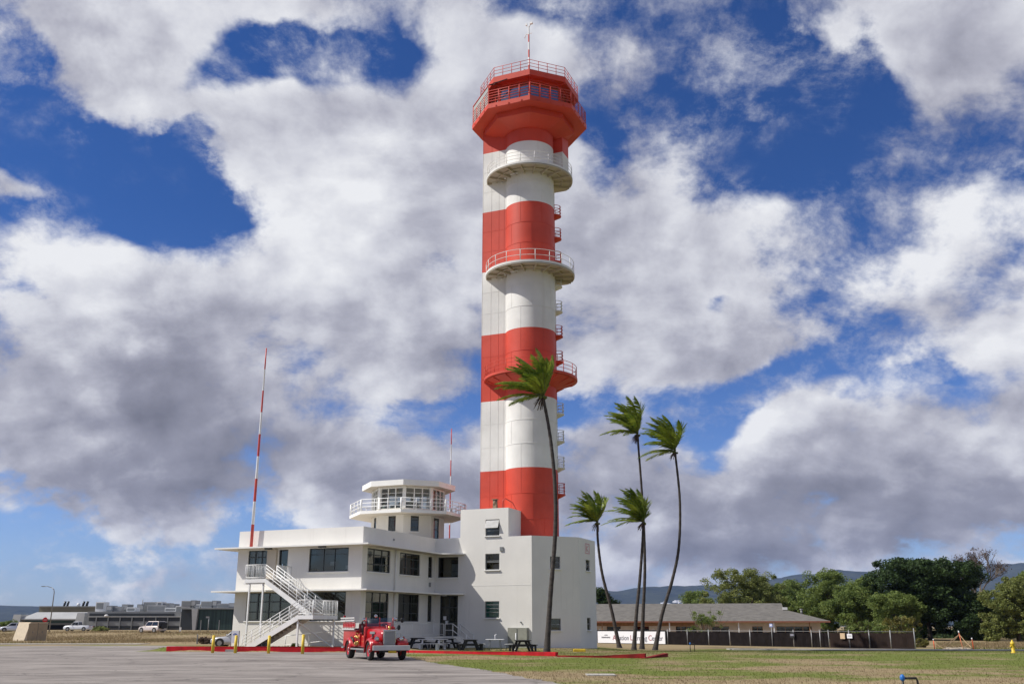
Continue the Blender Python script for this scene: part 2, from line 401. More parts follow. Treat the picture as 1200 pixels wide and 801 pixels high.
def window(parent, p0, p1, o, cols, rows, fm, gm=None, rec=0.12, fw=0.06, mw=0.04, sill=True, rowz=None, name='window', sm_=None):
    """frame and mullions standing in the opening o, with a pane behind them and a sill below"""
    a, b, c, e = o[:4]
    P0 = Vector((p0[0], p0[1], 0)); d = (Vector((p1[0], p1[1], 0)) - P0).normalized(); n = Vector((d.y, -d.x, 0))
    ang = atan2(d.y, d.x)
    def P(s, z, k): q = P0 + d * s - n * k; return Vector((q.x, q.y, z))
    mb = MB(); e_ = 0.003
    def pc(s0, s1, za, zb, dep=0.07): mb.box(P((s0 + s1) / 2, (za + zb) / 2, rec), (s1 - s0, dep, zb - za), ang)
    pc(a + e_, a + fw, c + e_, e - e_); pc(b - fw, b - e_, c + e_, e - e_); pc(a + fw, b - fw, c + e_, c + fw); pc(a + fw, b - fw, e - fw, e - e_)
    zs = rowz if rowz else [c + (e - c) * k / rows for k in range(1, rows)]
    xs = [a + (b - a) * k / cols for k in range(1, cols)] if isinstance(cols, int) else [a + (b - a) * k for k in cols]
    for x in xs: pc(x - mw / 2, x + mw / 2, c + fw, e - fw, 0.06)
    for z in zs: pc(a + fw, b - fw, z - mw / 2, z + mw / 2, 0.05)
    w = mb.build(name, fm, parent)
    g = MB(); g.face((P(a + fw * .5, c + fw * .5, rec + .015), P(b - fw * .5, c + fw * .5, rec + .015), P(b - fw * .5, e - fw * .5, rec + .015), P(a + fw * .5, e - fw * .5, rec + .015)))
    g.build('pane', gm or M['glass'], w, fix=False)
    if sill:
        s_ = MB(); s_.box(P((a + b) / 2, c - 0.045, -0.02), (b - a + 0.16, 0.20, 0.085), ang); s_.build('sill', sm_ or M['white_trim'], w, bevel=0.01)
    return w, P, ang
# ---------------------------------------------------------------- terminal building
TH = radians(23); C0 = (-11.235, 74.0, 0.0)
def L2G(x, y, z=0.0): return (C0[0] + x * cos(TH) + y * sin(TH), C0[1] - x * sin(TH) + y * cos(TH), z)
W, T, S_ = M['white_wall'], M['white_trim'], M['soffit']
term = thing('terminal_building', C0, -TH, 'long white two storey stucco terminal with thin flat eaves and a parapet roof', 'building')
mb = MB()
f_up = [(1.0, 2.9, 5.12, 7.42), (3.92, 4.78, 5.12, 7.42), (6.74, 10.28, 5.67, 7.42)]
f_lo = [(1.15, 5.3, 2.08, 4.18), (6.15, 10.22, 2.08, 4.18)]
r_up = [(0.72, 4.2, 5.67, 7.40), (5.7, 9.13, 5.67, 7.40), (10.62, 11.36, 5.63, 7.36)]
r_lo = [(0.73, 4.17, 1.15, 4.18), (5.66, 9.14, 2.05, 4.18), (10.66, 11.42, 2.05, 4.18)]
b_up = [(0.25, 2.17, 5.66, 7.36)]; b_lo = [(0.5, 2.2, 0.89, 4.18)]
ZT = 8.95
wall(mb, (-11.5, 0), (0, 0), -0.4, ZT, f_up + f_lo)
wall(mb, (0, 0), (0, 11.91), -0.4, ZT, r_up + r_lo)
wall(mb, (0, 11.91), (2.33, 11.91), -0.4, ZT, b_up + b_lo)
wall(mb, (-11.5, 19.3), (-11.5, 0), -0.4, ZT, [(4, 8, 2.08, 4.18), (4, 8, 5.67, 7.42), (12, 16, 5.67, 7.42)])
wall(mb, (2.33, 19.3), (-11.5, 19.3), -0.4, ZT, [])
mb.build('wall', [W, M['interior']], term)
rf = MB(); rf.face([(-11.5, 0, ZT - .01), (0, 0, ZT - .01), (0, 11.91, ZT - .01), (2.33, 11.91, ZT - .01), (2.33, 19.3, ZT - .01), (-11.5, 19.3, ZT - .01)])
rf.build('roof', T, term)
def eave(z0, z1, name):
    e = MB(); po = [(-12.9, -1.2), (1.2, -1.2), (1.2, 10.6), (1.5, 10.68), (1.9, 10.8), (2.3, 11.0), (2.6, 11.3), (2.8, 11.65), (2.85, 12.0), (2.3, 12.0), (-0.1, 12.0), (-0.1, 0.1), (-11.4, 0.1), (-11.4, 12), (-12.9, 12)]
    A = [(p[0], p[1], z0) for p in po]; B = [(p[0], p[1], z1) for p in po]
    for i in range(len(po)):
        j = (i + 1) % len(po); e.face((A[i], A[j], B[j], B[i]), 0)
    e.face(B, 0); e.face(A[::-1], 1)
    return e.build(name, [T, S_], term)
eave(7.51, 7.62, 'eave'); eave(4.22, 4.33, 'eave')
fd = M['frame_dark']
for o in f_up:
    if o[0] < 2: window(term, (-11.5, 0), (0, 0), o, 3, 3, fd, sill=False, rowz=[6.9], mw=0.09)
    elif o[0] > 6: window(term, (-11.5, 0), (0, 0), o, [0.36, 0.64], 3, fd, rowz=[6.95], fw=0.07)
for o in f_lo: window(term, (-11.5, 0), (0, 0), o, 4, 3, fd, rowz=[2.75, 3.5], mw=0.08)
for o in r_up: window(term, (0, 0), (0, 11.91), o, 3 if o[1] - o[0] > 1 else 1, 3, fd, rowz=[6.25, 6.95] if o[0] < 10 else [6.5], mw=0.06)
for o in r_lo: window(term, (0, 0), (0, 11.91), o, 3 if o[1] - o[0] > 1 else 1, 3, fd, rowz=[2.7, 3.45], mw=0.06, sill=o[2] > 1.5)
for o in b_up: window(term, (0, 11.91), (2.33, 11.91), o, [0.0], 2, fd, rowz=[6.15])
# doors
def door(p0, p1, o, leaves, name='door', transom=None):
    w, P, ang = window(term, p0, p1, o, leaves, 1, fd, sill=False, rowz=[transom] if transom else [o[2] + .9], mw=0.10, fw=0.09, name=name)
    h = MB(); h.box(P(o[0] + (o[1] - o[0]) * .45, o[2] + 1.05, 0.05), (0.05, 0.05, 0.3), ang); h.build('handle', M['chrome'], w)
    return w, P, ang
door((-11.5, 0), (0, 0), f_up[1], 1)
dd, DP, da = door((0, 11.91), (2.33, 11.91), b_lo[0], 2, transom=3.2)
for s_, z_ in ((0.95, 2.35), (1.15, 1.98)):
    n_ = MB(); n_.box(DP(s_, z_, 0.10), (0.28, 0.01, 0.3), da); n_.build('notice', M['sign_white'], dd)
# curtains, papers and pale reflection sheets behind the panes
def inside(p0, p1, s0, s1, z0, z1, k, m, name, rip=0.0):
    P0 = Vector((*p0, 0)); d = (Vector((*p1, 0)) - P0).normalized(); n = Vector((d.y, -d.x, 0))
    q = MB(); N = max(1, int((s1 - s0) / 0.06)) if rip else 1
    for i in range(N):
        a, b = s0 + (s1 - s0) * i / N, s0 + (s1 - s0) * (i + 1) / N
        ka, kb = k + rip * sin(i * 2.1), k + rip * sin((i + 1) * 2.1)
        A, B = P0 + d * a - n * ka, P0 + d * b - n * kb
        q.face(((A.x, A.y, z0), (B.x, B.y, z0), (B.x, B.y, z1), (A.x, A.y, z1)))
    return q.build(name, m, term)
M['curtain'] = mat('curtain', (0.50, 0.30, 0.28), 0.9, 0.2); M['paper'] = mat('paper', (0.75, 0.75, 0.75), 0.8, 0.05)
inside((0, 0), (0, 11.91), 6.9, 7.7, 5.8, 7.3, 0.4, M['curtain'], 'curtain', 0.04)
inside((0, 0), (0, 11.91), 8.2, 8.95, 5.8, 6.9, 0.45, M['curtain'], 'curtain', 0.04)
inside((-11.5, 0), (0, 0), 8.5, 9.0, 6.15, 6.42, 0.3, M['paper'], 'paper')
inside((-11.5, 0), (0, 0), 9.9, 10.2, 5.85, 6.1, 0.25, M['paper'], 'paper')
inside((-11.5, 0), (0, 0), 4.45, 4.62, 5.9, 6.4, 0.3, M['paper'], 'paper')
M['blind'] = mat('pale_blind', (0.55, 0.60, 0.64), 0.8, 0.15, 1.0)  # pale grey for blinds and for window reflections shaped as sheets
for a in ((1.25, 1.75), (2.0, 2.6), (3.3, 3.9)): inside((-11.5, 0), (0, 0), *a, 2.2, 4.05, 0.5, M['blind'], 'blind')  # pale curtain panels in the lower left window
for a in ((1.1, 1.5), (1.7, 2.3), (2.45, 2.8)): inside((-11.5, 0), (0, 0), *a, 5.3, 7.3, 0.45, M['blind'], 'blind')  # sheets standing in for sky reflected in the upper left panes
inside((0, 0), (0, 11.91), 0.8, 4.1, 6.95, 7.35, 0.35, M['blind'], 'blind'); inside((0, 0), (0, 11.91), 0.8, 1.6, 5.8, 6.9, 0.4, M['blind'], 'blind'); inside((0, 0), (0, 11.91), 3.2, 3.9, 5.75, 6.3, 0.4, M['paper'], 'paper')  # top row sheet stands in for a bright reflection in the panes
inside((0, 0), (0, 11.91), 1.0, 1.5, 1.3, 4.0, 0.6, M['blind'], 'blind'); inside((0, 0), (0, 11.91), 3.0, 3.9, 3.4, 4.1, 0.5, M['curtain'], 'curtain', 0.03); inside((0, 11.91), (2.33, 11.91), 1.3, 2.1, 5.8, 6.8, 0.5, M['blind'], 'blind')
# pale panel wall beside the upper door, lamps under the eave, downpipe, vents
q = MB(); q.box((-8.1, -0.12, 6.3), (0.85, 0.22, 2.36)); q.build('porch_panel', S_, term)
for x_ in (-8.05, -3.1):
    q = MB(); q.box((x_, -0.75, 7.455), (0.55, 0.3, 0.1)); q.build('eave_lamp', M['frame_dark'], term)
q = MB()
q.tube([(0.10, 4.9, 7.5), (0.10, 4.9, 4.34)], 0.06, 8); q.tube([(0.10, 4.9, 4.21), (0.10, 4.9, 0.9)], 0.06, 8); q.build('downpipe', M['white_paint'], term)
q = MB(); q.box((0.02, 10.9, 5.05), (0.08, 0.28, 0.36)); q.build('vent', M['frame_grey'], term)
q = MB(); q.cyl((0.03, 4.6, 8.30), 0.07, 0.1, 10, axis='x'); q.build('roof_outlet', M['frame_grey'], term)
q = MB(); q.box((1.25, 11.3, 4.17), (0.3, 0.3, 0.09)); q.build('eave_lamp', M['white_plastic'], term)
for zz in (1.0, 4.45, 7.7):   # pilaster joints on the front
    pass
# raised walk along the right face, steps and railing
q = MB(); q.box2((0.02, 3.2, -0.2), (1.75, 11.88, 0.88)); q.box2((1.75, 10.4, -0.2), (2.6, 11.88, 0.88))
for k in range(4): q.box2((2.6 + .3 * k, 10.45, -0.2), (2.9 + .3 * k, 11.85, 0.70 - .18 * k))
q.build('entrance_walk', W, term)
def railing(pts, zs, posts, r=0.025, m=None, name='railing', parent=None, balus=0):
    q = MB()
    for h in zs: q.tube([(p[0], p[1], p[2] + h) for p in pts], r, 6)
    for i in range(len(pts) - 1):
        a, b = Vector(pts[i]), Vector(pts[i + 1]); n = max(1, int(round((b - a).length / posts)))
        for k in range(n + (1 if i == len(pts) - 2 else 0)):
            p = a.lerp(b, k / n); q.tube([p, p + Vector((0, 0, zs[-1]))], r * 1.15, 6)
        if balus:
            n = max(1, int(round((b - a).length / balus)))
            for k in range(1, n):
                p = a.lerp(b, k / n); q.tube([p + Vector((0, 0, zs[0])), p + Vector((0, 0, zs[-1]))], r * 0.45, 4)
    return q.build(name, m or M['white_paint'], parent or term)
railing([(1.68, 3.25, 0.88), (1.68, 10.35, 0.88)], (0.15, 1.0), 1.8, 0.025, balus=0.3)
railing([(1.78, 10.42, 0.88), (2.5, 10.42, 0.88), (3.75, 10.42, 0.0)], (0.5, 1.0), 1.2, 0.03)
railing([(2.5, 11.8, 0.88), (3.75, 11.8, 0.0)], (0.5, 1.0), 1.3, 0.03)
# ramp rail below the stair landing
railing([(-5.6, -1.2, 0.0), (0.6, -1.2, 0.55), (1.7, -0.2, 0.8), (1.7, 3.2, 0.88)], (0.35, 1.0), 1.9, 0.03)
q = MB(); q.frustum([(-5.6, -1.15), (1.65, -1.15), (1.65, -0.02), (-5.6, -0.02)], -0.2, [(-5.6, -1.15), (1.65, -1.15), (1.65, -0.02), (-5.6, -0.02)], 0.12)
q.box2((0.02, -1.15, -0.2), (1.65, 3.2, 0.80)); q.build('ramp', W, term)

# ---------------------------------------------------------------- white block round the tower foot
blk = thing('annex_block', L2G(2.33, 11.91), -TH, 'plain white three storey block with one chamfered corner wrapped round the tower foot', 'building')
def b_(x, y): return (x - 2.33, y - 11.91)
ZB = 8.92
mb = MB()
bo_lo = [(2.37, 3.67, 6.21, 7.54), (2.37, 3.67, 2.34, 3.68)]; bo_hi = [(2.37, 3.67, 9.02, 10.39)]
ch = [(1.66, 2.58, 6.27, 7.27), (1.68, 2.57, 1.36, 2.30)]; rt = [(1.75, 2.85, 6.24, 7.18), (1.8, 2.75, 1.36, 2.39)]
pA, pB, pC, pD = b_(2.33, 11.91), b_(8.92, 11.91), b_(11.98, 14.97), b_(11.98, 19.35)
wall(mb, pA, pB, -0.5, ZB, bo_lo); wall(mb, pB, pC, -0.6, ZB, ch); wall(mb, pC, pD, -0.8, ZB, rt)
wall(mb, pD, b_(2.34, 19.35), -0.8, ZB, [])
hA, hB, hC = b_(2.33, 11.91), b_(6.82, 11.91), b_(6.82, 19.3)
wall(mb, hA, hB, ZB, 11.32, bo_hi); wall(mb, hB, hC, ZB, 11.32, []); wall(mb, b_(2.33, 19.3), hA, ZB, 11.32, []); wall(mb, hC, b_(2.33, 19.3), ZB, 11.32, [])
mb.build('wall', [W, M['interior']], blk)
q = MB(); q.face([(*p, ZB - .01) for p in (hB, pB, pC, pD, hC)]); q.face([(*p, 11.31) for p in (hA, hB, hC, b_(2.33, 19.3))]); q.build('roof', T, blk)
fg = M['frame_grey']
window(blk, pA, pB, bo_lo[0], 1, 2, fg, rowz=[6.85, 6.95], mw=0.05)
lv, LP, la = window(blk, pA, pB, bo_lo[1], 1, 1, fg, gm=M['clear_glass'], rowz=[2.8, 3.1, 3.4])
q = MB()
M['shutter'] = mat('shutter', (0.06, 0.30, 0.22), 0.5, 0.15)
for k in range(9): q.box(LP(3.02, 2.44 + k * .14, 0.165), (1.2, 0.02, 0.132), la)
q.build('green_blind', M['shutter'], lv)
w_, WP, wa_ = window(blk, hA, hB, bo_hi[0], 1, 2, fg, rowz=[9.45])
q = MB(); q.box(WP(3.02, 9.98, -0.10), (1.2, 0.04, 0.72), wa_, mat3=Matrix.Rotation(wa_, 3, 'Z') @ Matrix.Rotation(radians(-24), 3, 'X')); q.build('open_sash', mat('sash_grey', (.46, .46, .45), .6, .15), w_)
for o in ch: window(blk, pB, pC, o, 1, 2, fg, mw=0.06)
for o in rt: window(blk, pC, pD, o, 1, 2, fg, mw=0.06)
q = MB(); q.box((6.22 - 2.33, -0.04, 7.9), (0.3, 0.1, 0.34)); q.build('vent', M['frame_grey'], blk)
q = MB(); q.cyl((7.95 - 2.33, -0.05, 2.0), 0.06, 0.1, 10, axis='y'); q.build('outlet', M['frame_grey'], blk)
q = MB(); q.box2((6.95 - 2.33, -0.42, 0.0), (8.62 - 2.33, -0.003, 1.57)); q.box2((7.75 - 2.33, -0.44, 0.1), (7.79 - 2.33, -0.41, 1.5), 1)
M['cabinet'] = mat('cabinet', (0.30, 0.30, 0.25), 0.55, 0.15); q.build('meter_cabinet', [M['cabinet'], M['frame_dark']], blk)
q = MB(); q.box2((0.3, -0.012, 4.93), (6.5, -0.002, 4.97)); q.build('render_joint', T, blk)
# flue and handrail on the upper roof
q = MB(); q.box((1.75 + 1.2, 0.7, 11.5), (0.32, 0.32, 0.38)); q.cyl((2.95, 0.7, 11.9), 0.2, 0.45, 10); q.box((2.95, 0.7, 12.15), (0.5, 0.5, 0.05)); q.build('flue', mat('rusty_flue', (0.28, 0.20, 0.13), 0.8, 0.4), blk)
q = MB(); q.tube([(3.7, 0.6, 11.3), (3.7, 0.6, 12.0), (3.9, 0.7, 12.2), (4.2, 1.6, 11.9), (4.3, 2.2, 11.3)], 0.05, 6); q.build('ladder_rail', M['rail_red'], blk)
# small painted sign on the right face
M['pink'] = mat('pink_sign', (0.62, 0.26, 0.29), 0.6, 0.1)

# ---------------------------------------------------------------- old control room on the terminal roof
OC = L2G(-3.92, 13.85)
oc = thing('rooftop_control_room', OC, -TH, 'old white eight sided control room with glazed upper floor and railed walkway on the terminal roof', 'control room')
ro = octo(3.3)
def ctr(k):    # face k between two corners, left to right from outside
    return ro[k % 8], ro[(k + 1) % 8]
mb = MB()
# corners run counter-clockwise from 22.5 deg; face 5 looks along -y, face 6 along +x-y, 7 along +x, 4 along -x-y
lowin = {5: [(1.02, 1.76, 9.62, 10.95)], 6: [(0.66, 1.40, 9.62, 10.95)], 4: [(1.0, 1.8, 9.62, 10.95)], 7: [(0.5, 1.5, 8.95, 10.9)]}
for k in range(8): wall(mb, *ctr(k), ZT - .05, 11.04, lowin.get(k, []), 0.12, 0.6)
for k in range(8): wall(mb, *ctr(k), 11.26, 11.62, [])
mb.build('wall', [M['cream_wall'], M['interior']], oc)
for k, ops in lowin.items():
    for o in ops: window(oc, *ctr(k), o, 1, 3, fd, rowz=[9.98, 10.62] if k != 7 else [9.9], mw=0.07, rec=0.05, sill=k != 7)
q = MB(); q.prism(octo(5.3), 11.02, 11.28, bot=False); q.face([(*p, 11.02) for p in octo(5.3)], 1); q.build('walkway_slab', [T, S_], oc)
q = MB()
for k in range(8):
    a, b = Vector((*ro[k], 0)), Vector((*ro[(k + 1) % 8], 0))
    q.box((a.x * .965, a.y * .965, 12.55), (0.30, 0.30, 1.88), atan2(a.y, a.x))
    d = (b - a).normalized(); an = atan2(d.y, d.x)
    for t_ in (0.36, 0.66): p = a.lerp(b, t_) * .985; q.box((p.x, p.y, 12.55), (0.09, 0.1, 1.88), an)
    m_ = (a + b) / 2 * .985
    q.box((m_.x, m_.y, 13.42), ((b - a).length, 0.09, 0.12), an); q.box((m_.x, m_.y, 12.95), ((b - a).length, 0.05, 0.04), an)
q.build('window_post', T, oc)
q = MB()
for k in range(8):
    a, b = Vector((*ro[k], 0)) * .97, Vector((*ro[(k + 1) % 8], 0)) * .97
    q.face(((a.x, a.y, 11.62), (b.x, b.y, 11.62), (b.x, b.y, 13.4), (a.x, a.y, 13.4)))
q.build('pane', M['clear_glass'], oc)
q = MB(); q.prism(octo(1.0), 11.28, 12.4); q.box((-1.6, 0.8, 11.9), (1.2, 0.5, 1.0)); q.box((0.9, -1.7, 11.8), (0.9, 0.6, 0.9)); q.build('console', M['frame_grey'], oc)
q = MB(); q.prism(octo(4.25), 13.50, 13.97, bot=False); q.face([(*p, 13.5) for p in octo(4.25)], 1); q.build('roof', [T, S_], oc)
def octrail(parent, R, z0, zs, per, r, m, balcap=None, skip=(), name='railing', big=0.0):
    P_ = octo(R); q = MB()
    for k in range(8):
        if k in skip: continue
        a, b = Vector((*P_[k], z0)), Vector((*P_[(k + 1) % 8], z0))
        for h in zs: q.tube([a + Vector((0, 0, h)), b + Vector((0, 0, h))], r, 6)
        for j in range(per):
            p = a.lerp(b, j / per); rr = r * 1.2 + (big if j == 0 else 0); q.tube([p, p + Vector((0, 0, zs[-1]))], rr, 6)
    return q.build(name, m, parent)
octrail(oc, 5.2, 11.28, (0.36, 0.68, 1.0), 3, 0.032, M['white_paint'], big=0.05)
# ---------------------------------------------------------------- radio masts
def banded_mast(name, base, top, r0, r1, nb, label, cat, white='white_paint', red='rail_red'):
    b, t = Vector(base), Vector(top); o = MB(); d = t - b
    for k in range(nb):
        p0, p1 = b + d * (k / nb), b + d * ((k + 1) / nb)
        o.tube([p0 - b, p1 - b], [r0 + (r1 - r0) * k / nb, r0 + (r1 - r0) * (k + 1) / nb], 8, k % 2, cap=(k in (0, nb - 1)))
    m = o.build(name, [M[red], M[white]], None, loc=b)
    return tag(m, label, cat)
pb = L2G(-10.02, -0.35, 7.62); pt = L2G(-9.78, -0.6, 23.9)
banded_mast('radio_mast', pb, pt, 0.13, 0.05, 9, 'tall leaning red and white banded mast rising from the left end of the terminal eave', 'mast')
b2 = at(526.5, 632, 96); t2 = at(528.6, 502, 96)
banded_mast('radio_mast', (b2[0], b2[1], 0), (b2[0] + .03, b2[1], t2[2]), 0.085, 0.045, 13, 'thin red and white mast standing behind the rooftop control room', 'mast')
# ---------------------------------------------------------------- striped control tower
TW = (1.74, 87.0, 0.0); RT = 2.38
tw = thing('control_tower', TW, -TH, 'very tall red and white banded control tower with an eight sided red cab on top', 'tower')
TR, TWH = M['tower_red'], M['tower_white']
BANDS = [(-0.6, 15.14, 0), (15.14, 21.61, 1), (21.61, 28.05, 0), (28.05, 34.4, 1), (34.4, 40.66, 0), (40.66, 47.06, 1), (47.06, 49.3, 0)]
mb = MB()
for a, b, k in BANDS:
    n = max(1, int(round((b - a) / 2.15)))
    mb.lathe([(RT, a), (RT, b)], 96, mi=k)
    for i in range(1, n):
        z0 = a + (b - a) * i / n
        for pr in ([(RT - .01, z0 - .04), (RT + .022, z0 - .03)], [(RT + .022, z0 - .03), (RT + .022, z0 + .03)], [(RT + .022, z0 + .03), (RT - .01, z0 + .04)]): mb.lathe(pr, 96, mi=k)
    for i in range(n):      # staggered upright weld seams
        z0 = a + (b - a) * i / n; z1 = a + (b - a) * (i + 1) / n
        for j in range(7):
            an = 2 * pi * (j + 0.5 * (i % 2)) / 7 + 0.21
            mb.box((RT * cos(an), RT * sin(an), (z0 + z1) / 2), (0.03, 0.05, z1 - z0 - .1), an, k)
mb.build('shaft', [TR, TWH], tw, fix=False)
mb = MB()
X0, X1, Y0, Y1 = -4.47, 1.6, -1.33, 2.7
for a, b, k in BANDS[:-1] + [(47.06, 49.56, 0)]:
    mb.prism([(X0, Y0), (X1, Y0), (X1, Y1), (X0, Y1)], a, b, k, top=False, bot=False)
    for xs in (X0 + 0.03, X0 + 0.95, X0 + 1.75, X0 + 2.3): mb.box((xs, Y0, (a + b) / 2), (0.035, 0.03, b - a), 0, k)
    n = max(1, int(round((b - a) / 2.15)))
    for i in range(1, n): mb.box(((X0 + X1) / 2, Y0, a + (b - a) * i / n), (X1 - X0, 0.024, 0.035), 0, k)
mb.build('stair_shaft', [TR, TWH], tw)
mb = MB()
for a, b, k in ((43.95, 47.06, 1), (47.06, 49.2, 0)): mb.prism([(1.2, 1.25), (3.05, 1.25), (3.05, 3.0), (1.2, 3.0)], a, b, k, top=k == 0, bot=k == 1)
mb.build('upper_stair_box', [TR, TWH], tw)
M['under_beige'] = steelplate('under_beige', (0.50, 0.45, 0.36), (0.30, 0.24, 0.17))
def balcony(z0, z1, m, zs, brackets, R=4.27):
    n = 96; cut = 3.3
    ring = []
    for j in range(n):
        a = 2 * pi * j / n; x, y = R * cos(a), R * sin(a); ring.append((x, min(y, cut)))
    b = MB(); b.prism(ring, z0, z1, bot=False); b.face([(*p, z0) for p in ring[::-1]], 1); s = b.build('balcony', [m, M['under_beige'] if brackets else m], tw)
    if brackets:
        q = MB()
        for j in range(14):
            a = -pi * 1.22 + j * (pi * 1.44) / 13
            c_, s_ = cos(a), sin(a)
            q.bar((RT * .98 * c_, RT * .98 * s_, z0 - .13), ((R - .12) * c_, (R - .12) * s_, z0 - .09), 0.10, 0.24)
        for rr in (3.25, R - .08):
            q.tube([(rr * cos(-pi * 1.2 + k * pi * 1.4 / 48), rr * sin(-pi * 1.2 + k * pi * 1.4 / 48), z0 - .08) for k in range(49)], 0.075, 6)
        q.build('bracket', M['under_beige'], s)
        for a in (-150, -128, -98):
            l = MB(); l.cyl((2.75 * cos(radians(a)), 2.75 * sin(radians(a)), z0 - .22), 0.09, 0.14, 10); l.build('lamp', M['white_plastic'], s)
        q = MB(); q.box((-0.5, -2.75, z0 - .24), (0.8, 0.12, 0.1)); q.build('tube_lamp', M['white_plastic'], s)
    else:
        q = MB()
        q.lathe([(RT, z0 - .75), (R - .25, z0 - .04)], 64, a0=-pi * 1.2, a1=pi * .2); 
        for j in range(12):
            a = -pi * 1.2 + j * (pi * 1.4) / 11; q.bar((RT * cos(a), RT * sin(a), z0 - .6), ((R - .3) * cos(a), (R - .3) * sin(a), z0 - .07), 0.08, 0.2)
        q.build('bracket', m, s)
    q = MB(); rr = R - .06; A0, A1 = -pi - radians(50), radians(50)
    A0, A1 = -pi - math.asin(cut / rr), math.asin(cut / rr)
    N = 60; P = [(rr * cos(A0 + (A1 - A0) * k / N), rr * sin(A0 + (A1 - A0) * k / N)) for k in range(N + 1)]
    for h in zs: q.tube([(x, y, z1 + h) for x, y in P], 0.026, 5)
    for k in range(0, N + 1, 4): q.tube([(P[k][0], P[k][1], z1 - .15), (P[k][0], P[k][1], z1 + zs[-1])], 0.034, 5)
    q.build('railing', m if m is TR else m, s)
balcony(43.75, 43.93, TWH, (0.35, 0.7, 1.05), True, 4.25)
balcony(33.74, 33.96, TWH, (0.5, 1.05), True, 4.27)
balcony(23.42, 23.62, M['tower_red'], (0.35, 0.7, 1.05), False, 4.34)
# recolour: the middle balcony rail is red where it stands in front of the red band
for z in (40.35, 37.95, 35.5, 33.0, 30.46, 28.0, 25.5, 23.0, 20.5, 17.95, 15.5, 13.1):
    k = [b for b in BANDS if b[0] <= z - .3 < b[1]][0][2]; m = (TR, TWH)[k]
    q = MB(); c = Vector((2.06, 1.5, 0)); r = 0.62
    po = [(c.x + r * cos(a), c.y + r * sin(a)) for a in [radians(-80 + 20 * j) for j in range(11)]] + [(1.5, 2.0), (1.6, 0.8)]
    q.prism(po, z - .10, z); 
    q.frustum([(c.x + .25 * (p[0] - c.x) - .2, c.y + .25 * (p[1] - c.y)) for p in po], z - .42, po, z - .10, top=False)
    pl = q.build('landing_platform', m, tw)
    q = MB(); pr = [(c.x + (r - .04) * cos(a), c.y + (r - .04) * sin(a)) for a in [radians(-75 + 15 * j) for j in range(13)]]
    for h in (0.3, 0.62, 0.95): q.tube([(x, y, z + h) for x, y in pr], 0.03, 5)
    for j in (0, 4, 8, 12): q.tube([(*pr[j], z), (*pr[j], z + .95)], 0.032, 5)
    q.build('railing', m, pl)
# cab
cab_m = M['tower_red']
q = MB(); q.frustum(octo(2.7), 48.45, octo(4.45), 49.02); q.prism(octo(4.45), 49.02, 49.59, bot=False, top=False)
q.prism(octo(5.75), 49.58, 50.07)
for k in range(8):
    a, b = octo(5.78)[k], octo(5.78)[(k + 1) % 8]
    for t_ in (0.2, 0.5, 0.8): q.box((a[0] + (b[0] - a[0]) * t_, a[1] + (b[1] - a[1]) * t_, 49.72), (0.08, 0.08, 0.16), atan2(b[1] - a[1], b[0] - a[0]))
slab = q.build('cab_floor', cab_m, tw)
cw = octo(4.15); q = MB(); g = MB()
for k in range(8):
    a, b = Vector((*cw[k], 0)), Vector((*cw[(k + 1) % 8], 0)); d = (b - a).normalized(); an = atan2(d.y, d.x); L = (b - a).length; m_ = (a + b) / 2
    q.box((m_.x, m_.y, 50.32), (L, 0.12, 0.5), an); q.box((m_.x, m_.y, 52.65), (L, 0.12, 0.2), an)
    q.box((a.x, a.y, 51.4), (0.16, 0.16, 2.6), an + radians(22.5))
    for t_ in (1 / 3, 2 / 3): p = a.lerp(b, t_); q.box((p.x, p.y, 51.5), (0.09, 0.09, 2.2), an)
    g.face(((a.x * .99, a.y * .99, 50.5), (b.x * .99, b.y * .99, 50.5), (b.x * .99, b.y * .99, 52.6), (a.x * .99, a.y * .99, 52.6)))
cwall = q.build('cab_frame', cab_m, tw); g.build('pane', M['green_glass'], cwall, fix=False)
q = MB(); ci = octo(3.85)
for k in range(8): a, b = ci[k], ci[(k + 1) % 8]; q.face(((*a, 50.1), (*b, 50.1), (*b, 52.7), (*a, 52.7)))
M['cab_blind'] = mat('cab_blind', (0.42, 0.44, 0.37), 0.8, 0.25, 1.0, stretch=(.2, .2, 6)); q.build('blind', M['cab_blind'], cwall, fix=False)
q = MB(); q.prism(octo(5.0), 52.74, 53.34)
for k in range(8):
    a = octo(4.9)[k]; q.bar((a[0] * .8, a[1] * .8, 52.66), (a[0], a[1], 52.70), 0.14, 0.2)
croof = q.build('cab_roof', cab_m, tw)
octrail(tw, 5.66, 50.07, (0.3, 0.58, 0.86, 1.14, 1.42), 4, 0.038, M['rail_red'])
octrail(tw, 4.92, 53.34, (0.37, 0.72, 1.08), 4, 0.026, M['rail_red'], name='railing')
